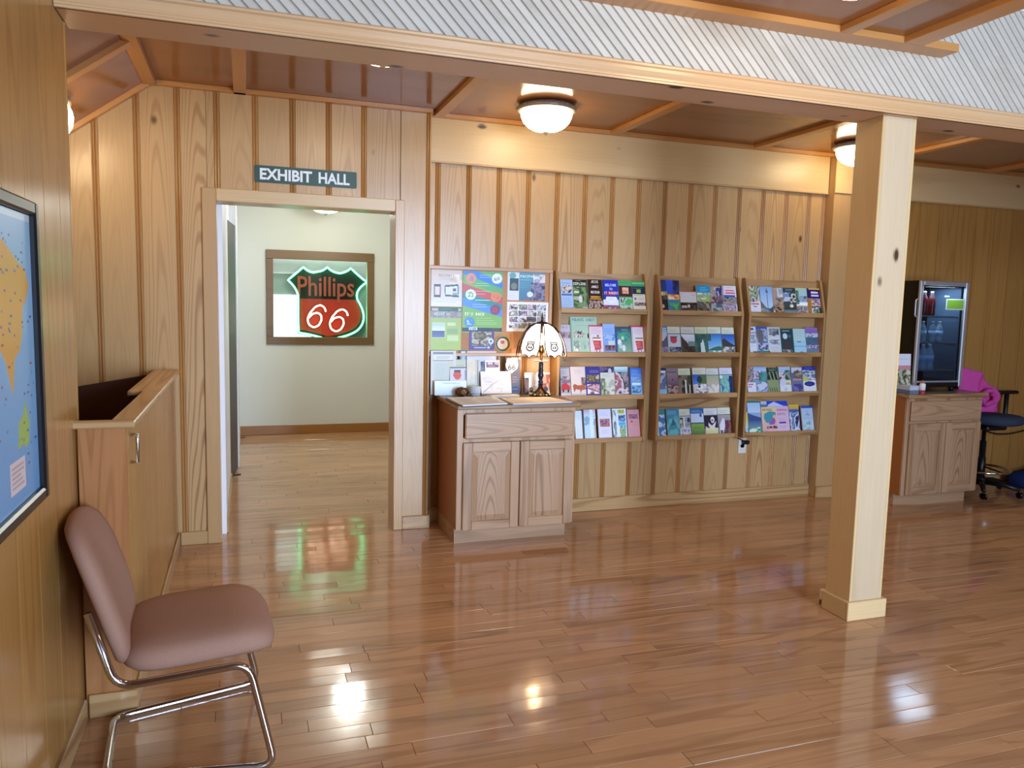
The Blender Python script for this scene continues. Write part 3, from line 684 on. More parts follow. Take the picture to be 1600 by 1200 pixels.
obj('green_tube', MB().tube([(x,-.02,z) for x, z in shape], .0095, 8, closed=True), green, ns)
def six(cx, cy):
    P = [(760,745),(745,690),(690,655),(620,680),(545,770),(515,850),(535,920),(600,958),(665,930),(705,860),(700,790),(650,757),(580,775),(530,830)]
    return [(x-.0,-.022,z) for x, z in (npt(a+cx-610, b+cy-800) for a, b in P)]
for cx, cy in ((610,800),(905,855)):
    pth = round_path(six(cx, cy), .02, 3)
    obj('numeral_tube', MB().tube([(x,y+.012,z) for x,y,z in pth], .0145, 8), plain('numeral_red', '8c1f16', .4), ns)
    obj('numeral_tube', MB().tube(pth, .0085, 8), pink, ns)
a, b = npt(385,400), npt(1140,400)
text_mesh('lettering', 'Phillips', redtube, ns, ((a[0]+b[0])/2, -.012, npt(0,430)[1]), b[0]-a[0], npt(0,255)[1]-npt(0,605)[1], depth=.02, off=.012)
obj('mount', MB().box(-.03, .0305, -.1, .03, .129, .0), black, ns)
dl = bpy.data.lights.new('display_fill_light', 'AREA'); dl.shape = 'RECTANGLE'; dl.size = 1.4; dl.size_y = .06; dl.energy = 5; dl.color = (1, .98, .96); dlo = bpy.data.objects.new('display_fill_light', dl); COL.objects.link(dlo); dlo.location = (.8, 8.95, 2.14)  # unseen light, added to brighten the wall behind the neon
# ---- framed map on the left wall
mp_ = thing('framed_map', 'black framed world map cut off at the left edge of the photo', 'map', (XL+.004, 1.72, 1.33))
YM0, YM1, ZM0, ZM1 = -.72, .715, -.40, .405
for n_, a in (('frame_side', (0, YM1-.035, ZM0, .028, YM1, ZM1)), ('frame_side', (0, YM0, ZM0, .028, YM0+.035, ZM1)), ('frame_rail', (0, YM0+.035, ZM1-.035, .028, YM1-.035, ZM1)), ('frame_rail', (0, YM0+.035, ZM0, .028, YM1-.035, ZM0+.035))):
    obj(n_, MB().bbox(*a, .006), plain('map_frame_black', '14161c', .3), mp_)
# ================================================================ printed things
FONT = {'A':'010101111101101','B':'110101110101110','C':'011100100100011','D':'110101101101110','E':'111100110100111','F':'111100110100100','G':'011100101101011','H':'101101111101101','I':'111010010010111','J':'001001001101010','K':'101101110101101','L':'100100100100111','M':'101111111101101','N':'110101101101101','O':'010101101101010','P':'110101110100100','Q':'010101101110011','R':'110101110101101','S':'011100010001110','T':'111010010010010','U':'101101101101111','V':'101101101101010','W':'101101111111101','X':'101101010101101','Y':'101101010010010','Z':'111001010100111','0':'111101101101111','1':'010110010010111','2':'111001111100111','6':'111100111101111',' ':'0'*15,"'":'010010000000000','.':'000000000000010','5':'111100111001111','8':'111101111101111','!':'010010010000010','?':'110001010000010'}
def vnoise(h, w, n, r):
    g = r.random((n+2, max(2, int(n*w/max(h,1)))+2)); ys = np.linspace(0, g.shape[0]-1.001, h); xs = np.linspace(0, g.shape[1]-1.001, w)
    y0 = ys.astype(int); x0 = xs.astype(int); fy = (ys-y0)[:,None]; fx = (xs-x0)[None]
    return (g[np.ix_(y0,x0)]*(1-fy)*(1-fx)+g[np.ix_(y0+1,x0)]*fy*(1-fx)+g[np.ix_(y0,x0+1)]*(1-fy)*fx+g[np.ix_(y0+1,x0+1)]*fy*fx)
class CV:
    """a small flat print: a grid of coloured cells"""
    def __init__(s, w, h, ops, seed=1):
        s.w, s.h = w, h; s.a = np.ones((h, w, 3)); s.r = np.random.default_rng(seed)
        for o in ops: getattr(s, 'o_'+o[0])(*o[1:])
    def R(s, x0, y0, x1, y1):
        return (max(0,int(round(x0*s.w))), max(0,int(round(y0*s.h))), min(s.w,max(int(round(x0*s.w))+1,int(round(x1*s.w)))), min(s.h,max(int(round(y0*s.h))+1,int(round(y1*s.h)))))
    def o_b(s, c): s.a[:] = hexc(c)
    def o_r(s, x0, y0, x1, y1, c): x0,y0,x1,y1 = s.R(x0,y0,x1,y1); s.a[y0:y1,x0:x1] = hexc(c)
    def o_g(s, x0, y0, x1, y1, c, d):
        x0,y0,x1,y1 = s.R(x0,y0,x1,y1); t = np.linspace(0,1,y1-y0)[:,None,None]; s.a[y0:y1,x0:x1] = np.array(hexc(c))*(1-t)+np.array(hexc(d))*t
    def grid(s): return np.meshgrid((np.arange(s.w)+.5)/s.w, (np.arange(s.h)+.5)/s.h)
    def o_e(s, cx, cy, rx, ry, c): X, Y = s.grid(); s.a[((X-cx)/rx)**2+((Y-cy)/ry)**2 <= 1] = hexc(c)
    def o_v(s, P, c):
        X, Y = s.grid(); ins = np.zeros(X.shape, bool); n = len(P)
        for i in range(n):
            (xa,ya),(xb,yb) = P[i],P[(i+1)%n]
            cond = (ya > Y) != (yb > Y); xi = (xb-xa)*(Y-ya)/((yb-ya) or 1e-9)+xa; ins ^= cond & (X < xi)
        s.a[ins] = hexc(c)
    def o_p(s, x0, y0, x1, y1, cs, n=5):
        """a busy picture: smooth patches of the given colours"""
        x0,y0,x1,y1 = s.R(x0,y0,x1,y1); h, w = y1-y0, x1-x0
        n = max(2, int(n*.6)); v = .78*vnoise(h,w,n,s.r)+.22*vnoise(h,w,n*3,s.r); v = (v-v.min())/(np.ptp(v)+1e-6)*(len(cs)-1e-3)
        C = np.array([hexc(c) for c in cs]+[hexc(cs[-1])]); i = v.astype(int); f = (v-i)[...,None]; f = np.clip((f-.1)/.8,0,1)
        s.a[y0:y1,x0:x1] = C[i]*(1-f)+C[np.minimum(i+1,len(cs)-1)]*f
    def o_l(s, x0, y0, x1, y1, n, c):
        """ruled bars standing for small print"""
        for k in range(n):
            y = y0+(y1-y0)*(k+.25)/n; x0p = x0; e = x1-(x1-x0)*s.r.random()*.35
            a,b,c2,d = s.R(x0p, y, e, y+max(.5/s.h,(y1-y0)/n*.4)); s.a[b:b+1,a:c2] = .55*s.a[b:b+1,a:c2]+.45*np.array(hexc(c))
    def o_t(s, x, y, k, txt, c, center=False):
        W = (len(txt)*4-1)*k; px = int(x*s.w-(W/2 if center else 0)); py = int(y*s.h)
        for ch in txt:
            g = FONT.get(ch, FONT[' '])
            for i in range(15):
                if g[i] == '1':
                    yy = py+(i//3)*k; xx = px+(i%3)*k
                    if xx >= 0: s.a[max(yy,0):max(yy+k,0), xx:xx+k] = hexc(c)
            px += 4*k
def print_mesh(name, cv, w, h, t, body, lean=0, mask=None, printmat_=None, y0=0):
    """a sheet or stack w x h x t standing at z = 0, face towards -Y at y = 0, printed with cv"""
    W, H = cv.w, cv.h
    xs = np.linspace(-w/2, w/2, W+1); zs = np.linspace(h, 0, H+1)
    V = [(x, y0, z) for z in zs for x in xs]; F = []; C = []
    for j in range(H):
        for i in range(W):
            if mask is not None and not mask[j,i]: continue
            a = j*(W+1)+i; F.append((a+W+1, a+W+2, a+1, a)); C.append(cv.a[j,i])
    nF = len(F); mats = [0]*nF
    if t > 0:
        b = len(V); V += [(x, y, z) for z in (0, h) for y in (y0+.0004, y0+t) for x in (-w/2, w/2)]
        F += [(b,b+1,b+5,b+4),(b+1,b+3,b+7,b+5),(b+3,b+2,b+6,b+7),(b+2,b,b+4,b+6),(b+4,b+5,b+7,b+6),(b+2,b+3,b+1,b)]; mats += [1]*6
    me = bpy.data.meshes.new(name); me.from_pydata(V, [], F); me.materials.append(printmat_ or printm); me.materials.append(body)
    me.polygons.foreach_set('material_index', mats)
    ca = me.color_attributes.new('Col', 'FLOAT_COLOR', 'CORNER'); arr = np.ones((len(me.loops),4)); arr[:4*nF,:3] = np.repeat(np.array(C), 4, axis=0)
    ca.data.foreach_set('color', arr.ravel()); me.update()
    o = bpy.data.objects.new(name, me); COL.objects.link(o); o.rotation_euler = (-lean, 0, 0); return o

# ---- the map inside its frame (printed face turned towards the room)
mops = [('g',0,0,1,1,'9cc6e6','6ea8dc'),('r',0,0,1,.025,'cfe4ee')]
for P, c in (([(.0,.2),(.3,.15),(.42,.3),(.35,.5),(.2,.6),(.1,.5)],'d8c070'),([(.45,.2),(.6,.15),(.7,.3),(.72,.55),(.62,.75),(.55,.6),(.48,.4)],'c8d890'),
        ([(.70,.12),(.80,.10),(.905,.17),(.955,.20),(.975,.25),(.95,.31),(.925,.33),(.915,.42),(.90,.47),(.86,.50),(.84,.62),(.80,.5),(.74,.42)],'e0a850'),
        ([(.87,.72),(.90,.70),(.915,.645),(.925,.69),(.94,.73),(.935,.80),(.92,.82),(.89,.80),(.86,.81)],'a8c860')): mops.append(('v',P,c))
mr = np.random.default_rng(5)
for i in range(260):
    x, y = mr.random()*.98, .08+mr.random()*.8; mops.append(('r', x, y, x+.004+mr.random()*.012, y+.004, ['5a7ab0','7a6aa0','a05a60','4a5a90'][i%4]))
mops += [('r',.80,.84,.90,.95,'e6d8dc'),('l',.81,.85,.895,.94,5,'806070')]
sheet = print_mesh('map_sheet', CV(200, 120, mops, 3), 1.362, .732, 0, paper, printmat_=mapprint)
sheet.parent = mp_; sheet.rotation_euler = (0, 0, math.pi/2); sheet.location = (.012, -.0025, -.364)
for v in (0,): obj('backing', MB().box(.001, -.68, -.364, .010, .68, .368), black, mp_)

# ---- brochures in the racks
def hh(s): return s.split()
GREENS = hh('1c3a1c 3f6a34 7f9a6a 2a4a24 a8b890'); ROCK = hh('5a4a3a 8a7a68 b8a890 3a3028'); SKY = hh('3f74c8 6fa4e4 bcd8f4'); SNOW = hh('8a94a8 c8d0dc 5a6478 eef0f4'); FOLK = hh('2a2a30 8a6a5a d8c8b8 504038 a03838 e8e4e0'); WATER = hh('1c5a78 3a8aa0 78b8c8 a8d8e0'); DARK = hh('14100c 3a2a20 5a4a38 1c1c14')
CREAM = 'd8dcc8'
def head(title, c=CREAM, ink='38463a', hline='6a7a6a'): return [('b','888'),('r',0,0,1,.24,c),('l',.12,.10,.85,.22,2,ink),('r',0,.24,1,.265,hline)]
# row: (x0, x1, top, bottom, layer, label, print)
RACK1 = [
 (876,895.3,437,479.3,0,'pale blue leaflet, leftmost on the top shelf of the left rack',[('b','a8c4e8'),('l',.1,.08,.9,.16,2,'4a5a80'),('p',.05,.18,.95,.42,hh('c8d0e0 8a90a0 e8d8c8 404860'),4),('r',.05,.45,.95,.52,'5a78b0'),('l',.12,.58,.88,.95,6,'506898')]),
 (895.6,917.6,437,479.5,0,'ZIPLINE leaflet with dark green forest, second on the top shelf of the left rack',[('b','2a3a24'),('p',0,.2,1,1,GREENS,6),('r',0,0,1,.09,'20281e'),('l',.2,.02,.8,.08,1,'c8c8b8'),('r',0,.09,1,.23,'3a4a34'),('t',.5,.10,1,'ZIPLINE','f0f0e4',True),('r',.05,.38,.4,.42,'e8e8dc'),('e',.5,.62,.14,.12,'d8d4dc'),('p',0,.88,1,1,hh('8aa8c8 c8d8e8 4a6a58'),4)]),
 (919,941.4,437,480.5,0,'dark brown JESSE JAMES MUSEUM leaflet on the top shelf of the left rack',[('b','2e1a14'),('t',.5,.04,1,'JESSE','f0e8e0',True),('t',.5,.2,1,'JAMES','f0e8e0',True),('t',.5,.36,1,'MUSEUM','f0e8e0',True),('l',.15,.5,.9,.6,2,'e8b040'),('r',.15,.53,.85,.56,'d8a038'),('r',.1,.59,.9,.62,'d8a038'),('p',0,.66,1,1,hh('3a2a2a 8a7078 c8a890 2a2028'),5)]),
 (942,966,437.5,481,0,'royal blue welcome leaflet with white shield, fourth on the top shelf of the left rack',[('b','1c38b8'),('r',0,0,.06,1,'101858'),('t',.54,.14,1,'WELCOME','dce4f8',True),('t',.54,.25,1,'TO','dce4f8',True),('r',.2,.36,.85,.49,'a8304a'),('t',.54,.39,1,'ST ROBERT','f0e0e0',True),('r',0,.62,1,1,'dfe6f4'),('v',[(.22,.53),(.86,.53),(.92,.6),(.8,.68),(.54,.74),(.28,.68),(.16,.6)],'eef2fc'),('l',.3,.56,.8,.66,2,'8090b0'),('p',0,.8,1,1,hh('6a78b0 b8a8c8 3a4060 c05058'),5)]),
 (966.8,988,438.5,481.3,0,'green-topped leaflet with maroon panel, fifth on the top shelf of the left rack',[('b','4ca468'),('l',.1,.04,.9,.1,1,'206038'),('r',0,.17,1,.52,'431d20'),('p',.25,.22,.72,.42,hh('c8503c e8c8b8 d89070'),4),('p',0,.54,1,1,hh('3a5a3a e8f0e8 204020 b8c8b8 4caa60'),6)]),
 (988.4,1009.5,439.5,481.8,0,'green and navy leaflet with cream panel, rightmost on the top shelf of the left rack',[('b','3c9a60'),('r',0,.05,1,.1,'7cc878'),('r',0,.17,1,.42,'142a48'),('l',.05,.2,.95,.28,1,'80b0e0'),('r',.35,.27,.65,.38,'9cb040'),('r',0,.42,1,.9,'d6cdbc'),('l',.08,.44,.92,.5,1,'604030'),('e',.2,.57,.09,.04,'606878'),('l',.4,.54,.9,.6,2,'808890'),('p',.1,.68,1,.8,hh('3a3448 504a60 a88870'),4),('r',0,.9,1,1,'2a1218'),('r',.35,.92,.7,.98,'b84058')]),
 (876,891.5,507.5,548.4,0,'grey leaflet half behind the lamp shade on the second shelf of the left rack',[('b','cdc5cf'),('t',.1,.06,1,'TOP 5','9a7a8a'),('p',0,.24,1,.45,hh('8a7a98 c8a8a8 786880'),4),('l',.1,.6,.9,.95,4,'908898')]),
 (891.3,933.3,495.5,548.4,1,'mint green PULASKI COUNTY guide, largest on the second shelf of the left rack',[('b','b2d2b8'),('r',0,0,.04,1,'8ab090'),('t',.53,.045,1,'PULASKI COUNTY','4a7a8a',True),('l',.2,.2,.9,.25,1,'88b098'),('p',.12,.37,.5,.55,hh('1c2420 c88878 e8e8e0 384038'),5),('p',.62,.4,.98,.58,hh('5a7a60 c8d8c8 304838'),4),('p',.1,.62,.32,.9,hh('c8d4c8 889888 e8ece4'),4),('p',.36,.62,.58,.86,hh('88a898 a8c8b8'),4),('p',.62,.64,.98,.82,hh('40406a d8dce0 8a9ab0'),4)]),
 (921.5,942.4,508.3,549,0,'white leaflet with pink edge and red signpost, left of the blue car leaflet',[('b','e6d6e0'),('r',0,0,1,.04,'d83868'),('l',.1,.08,.9,.3,5,'a08898'),('r',.2,.41,.8,.46,'8a8a58'),('v',[(.2,.48),(.85,.5),(.82,.8),(.35,.85)],'c8484c'),('r',.22,.47,.85,.52,'f0e8e8'),('l',.3,.56,.8,.78,4,'f0d0d0'),('r',.42,.84,.5,1,'707088'),('r',.66,.82,.73,1,'707088'),('e',.62,.36,.05,.04,'504848')]),
 (942.6,961.2,506.3,549.2,0,'sky blue leaflet with dark car, fourth on the second shelf of the left rack',[('g',0,0,1,1,'9cbcf0','6a98e0'),('l',.1,.14,.9,.28,2,'3858a0'),('p',0,.34,1,.52,hh('88b0ec a8c8f4 5a88d0'),4),('r',.4,.54,.95,.7,'c8d8d8'),('p',.1,.68,1,.86,hh('2a2838 584858 a06868 303a50'),4),('g',0,.86,1,1,'88a8e8','5a80d0')]),
 (961.6,986.6,511,549.4,0,'teal fishing leaflet with white figures, fifth on the second shelf of the left rack',[('g',0,0,1,1,'184a60','88b898'),('r',0,0,.1,1,'2a4a98'),('l',.4,.06,.95,.16,2,'d0e0e8'),('p',.12,.18,.9,.52,hh('1c6a68 2c8a78 4aa088'),5),('e',.45,.4,.09,.07,'b8d8c0'),('e',.24,.55,.12,.11,'e0e8ec'),('e',.3,.68,.1,.1,'c0d0d8'),('e',.5,.76,.1,.12,'d8e4e8')]),
 (987,1006.8,509.3,549.8,0,'white leaflet with pink edge and red signpost, rightmost on the second shelf',[('b','e6dce6'),('r',0,0,1,.04,'d83868'),('r',0,.04,.14,1,'c8c0cc'),('l',.2,.08,.9,.3,5,'a08898'),('r',.3,.41,.98,.46,'8a8a58'),('v',[(.28,.48),(.95,.5),(.92,.8),(.42,.85)],'c8484c'),('r',.3,.47,.95,.52,'f0e8e8'),('l',.38,.56,.88,.78,4,'f0d0d0'),('r',.5,.84,.57,1,'707088'),('r',.74,.82,.8,1,'707088')]),
 (875.5,891.3,574,616.5,0,'grey leaflet with a red off-road car, leftmost on the third shelf of the left rack',[('b','a8a4b0'),('r',0,.03,1,.3,'8a8a98'),('r',.06,.05,.94,.28,'b8b4c0'),('l',.1,.1,.9,.26,2,'404050'),('p',0,.3,1,.52,hh('989098 b8b0b8 786878'),4),('v',[(.1,.55),(.55,.5),(.95,.62),(.95,.74),(.05,.74)],'b83434'),('e',.25,.76,.1,.045,'201820'),('e',.75,.77,.1,.045,'201820'),('r',0,.84,1,1,'c8c4cc')]),
 (892,915,573,616.3,0,'cream leaflet with a rust brown bison, second on the third shelf of the left rack',[('b','d8d0d0'),('l',.25,.1,.8,.22,2,'a09090'),('p',.7,.35,1,.6,hh('68584a 4a4434 988878'),4),('v',[(.1,.62),(.2,.55),(.5,.6),(.95,.58),(1,.72),(.7,.76),(.62,.86),(.58,.74),(.3,.72),(.2,.82),(.14,.72)],'a85a3c'),('g',0,.86,1,1,'b8c4d0','5a7a94')]),
 (914.8,938,573,616.4,0,'violet blue leaflet with two animal pictures on the third shelf of the left rack',[('b','35308c'),('l',.3,.12,.95,.2,2,'c8c8f0'),('p',.1,.26,.92,.5,hh('2a2428 8a7848 483c30 c8b890'),4),('p',.1,.56,.92,.88,hh('1c1418 d8a8b8 5a4048 f0e0e8'),4),('r',0,.9,1,1,'4848a8')]),
 (938.4,960.5,573.3,616.5,0,'cream leaflet with purple top and green trees on the third shelf of the left rack',[('b','d4d6cc'),('p',0,0,1,.19,hh('3c346c 6a5a90 2a2850'),4),('e',.7,.14,.12,.09,'c8ccd8'),('l',.15,.24,.85,.34,2,'8a9090'),('p',0,.38,.3,1,GREENS,5),('p',.3,.42,1,.75,hh('c8ccc0 d8d8d0 b0b8a8'),5),('p',.3,.75,1,1,hh('b0b8a0 d8dcd0 7a8a68'),6)]),
 (960.8,982,573.2,616.8,0,'leaflet with pale cyan band over grey collage, third shelf of the left rack',[('b','8a8898'),('g',0,0,1,.17,'c8f0f8','88b8c8'),('p',0,.17,1,1,hh('3a3440 a898a8 2a2430 d8d0d8 a05868'),7),('r',0,.95,1,1,'203828')]),
 (983.5,1005,574.8,616.5,0,'bright blue thick leaflet stack, rightmost on the third shelf of the left rack',[('g',0,0,1,1,'3a70d8','8ac4f0'),('r',0,0,.1,1,'182858'),('l',.2,.06,.95,.28,4,'a8ccf8'),('p',.18,.33,.9,.46,hh('e8f4fc 4a80c0 98c0e8'),4),('r',.2,.52,.9,.6,'d8f0fc'),('p',.18,.64,.9,.86,hh('4a88b8 88c0e0 3868a0'),5)]),
 (898.2,909.8,642,683.5,0,'white leaflet beside the cabinet, leftmost on the bottom shelf of the left rack',[('b','dcecf8'),('l',.25,.06,.9,.3,3,'90a8c0'),('l',.2,.4,.9,.95,8,'b8d0e0')]),
 (911.3,931,640,682.8,0,'pale cyan curling leaflets on the bottom shelf of the left rack',[('b','c4e2f2'),('g',0,0,1,.16,'d8a8b8','c8d8e8'),('r',0,0,.07,1,'2a3450'),('p',.1,.2,.9,.5,hh('a0c0dc c8e0f0 88b0d0'),4),('r',.55,0,.8,1,'dcf2fa'),('g',.85,.3,1,1,'98a0a8','c8b8a8')]),
 (934.5,955.3,639.3,682.4,0,'white leaflet with small blue and red picture, bottom shelf of left rack',[('b','dcdff4'),('l',.2,.12,.8,.22,2,'a0a8c8'),('p',.15,.32,.85,.56,hh('3a3a78 a83a68 c88848 5858b0'),4),('l',.2,.66,.85,.8,3,'9098b8')]),
 (957,979,638.6,681.8,0,'leaflet with yellow title over blue pictures on the bottom shelf of the left rack',[('b','dcecf4'),('p',0,.04,.28,1,hh('304058 b8ccd8 5a7088 e0e8ec'),6),('r',.42,.03,.86,.17,'d0cc58'),('t',.64,.06,1,'SALE','606030',True),('p',.42,.2,.95,.42,hh('2a5098 88b8e0 305888'),4),('g',.42,.44,.95,.54,'38a0e0','68b8e8'),('p',.5,.54,.95,.95,hh('68a048 a8c070 4888b0 d0d890'),5)]),
 (980.3,999.3,640,680,0,'pink leaflet, rightmost on the bottom shelf of the left rack',[('b','cf9aa2'),('l',.2,.05,.85,.13,1,'a05868'),('p',.12,.16,.88,.31,hh('8a5878 a86a88 785070'),4),('e',.35,.4,.1,.04,'a05a68'),('l',.4,.38,.85,.58,4,'b06a78'),('l',.15,.64,.85,.9,4,'c08088')]),
]
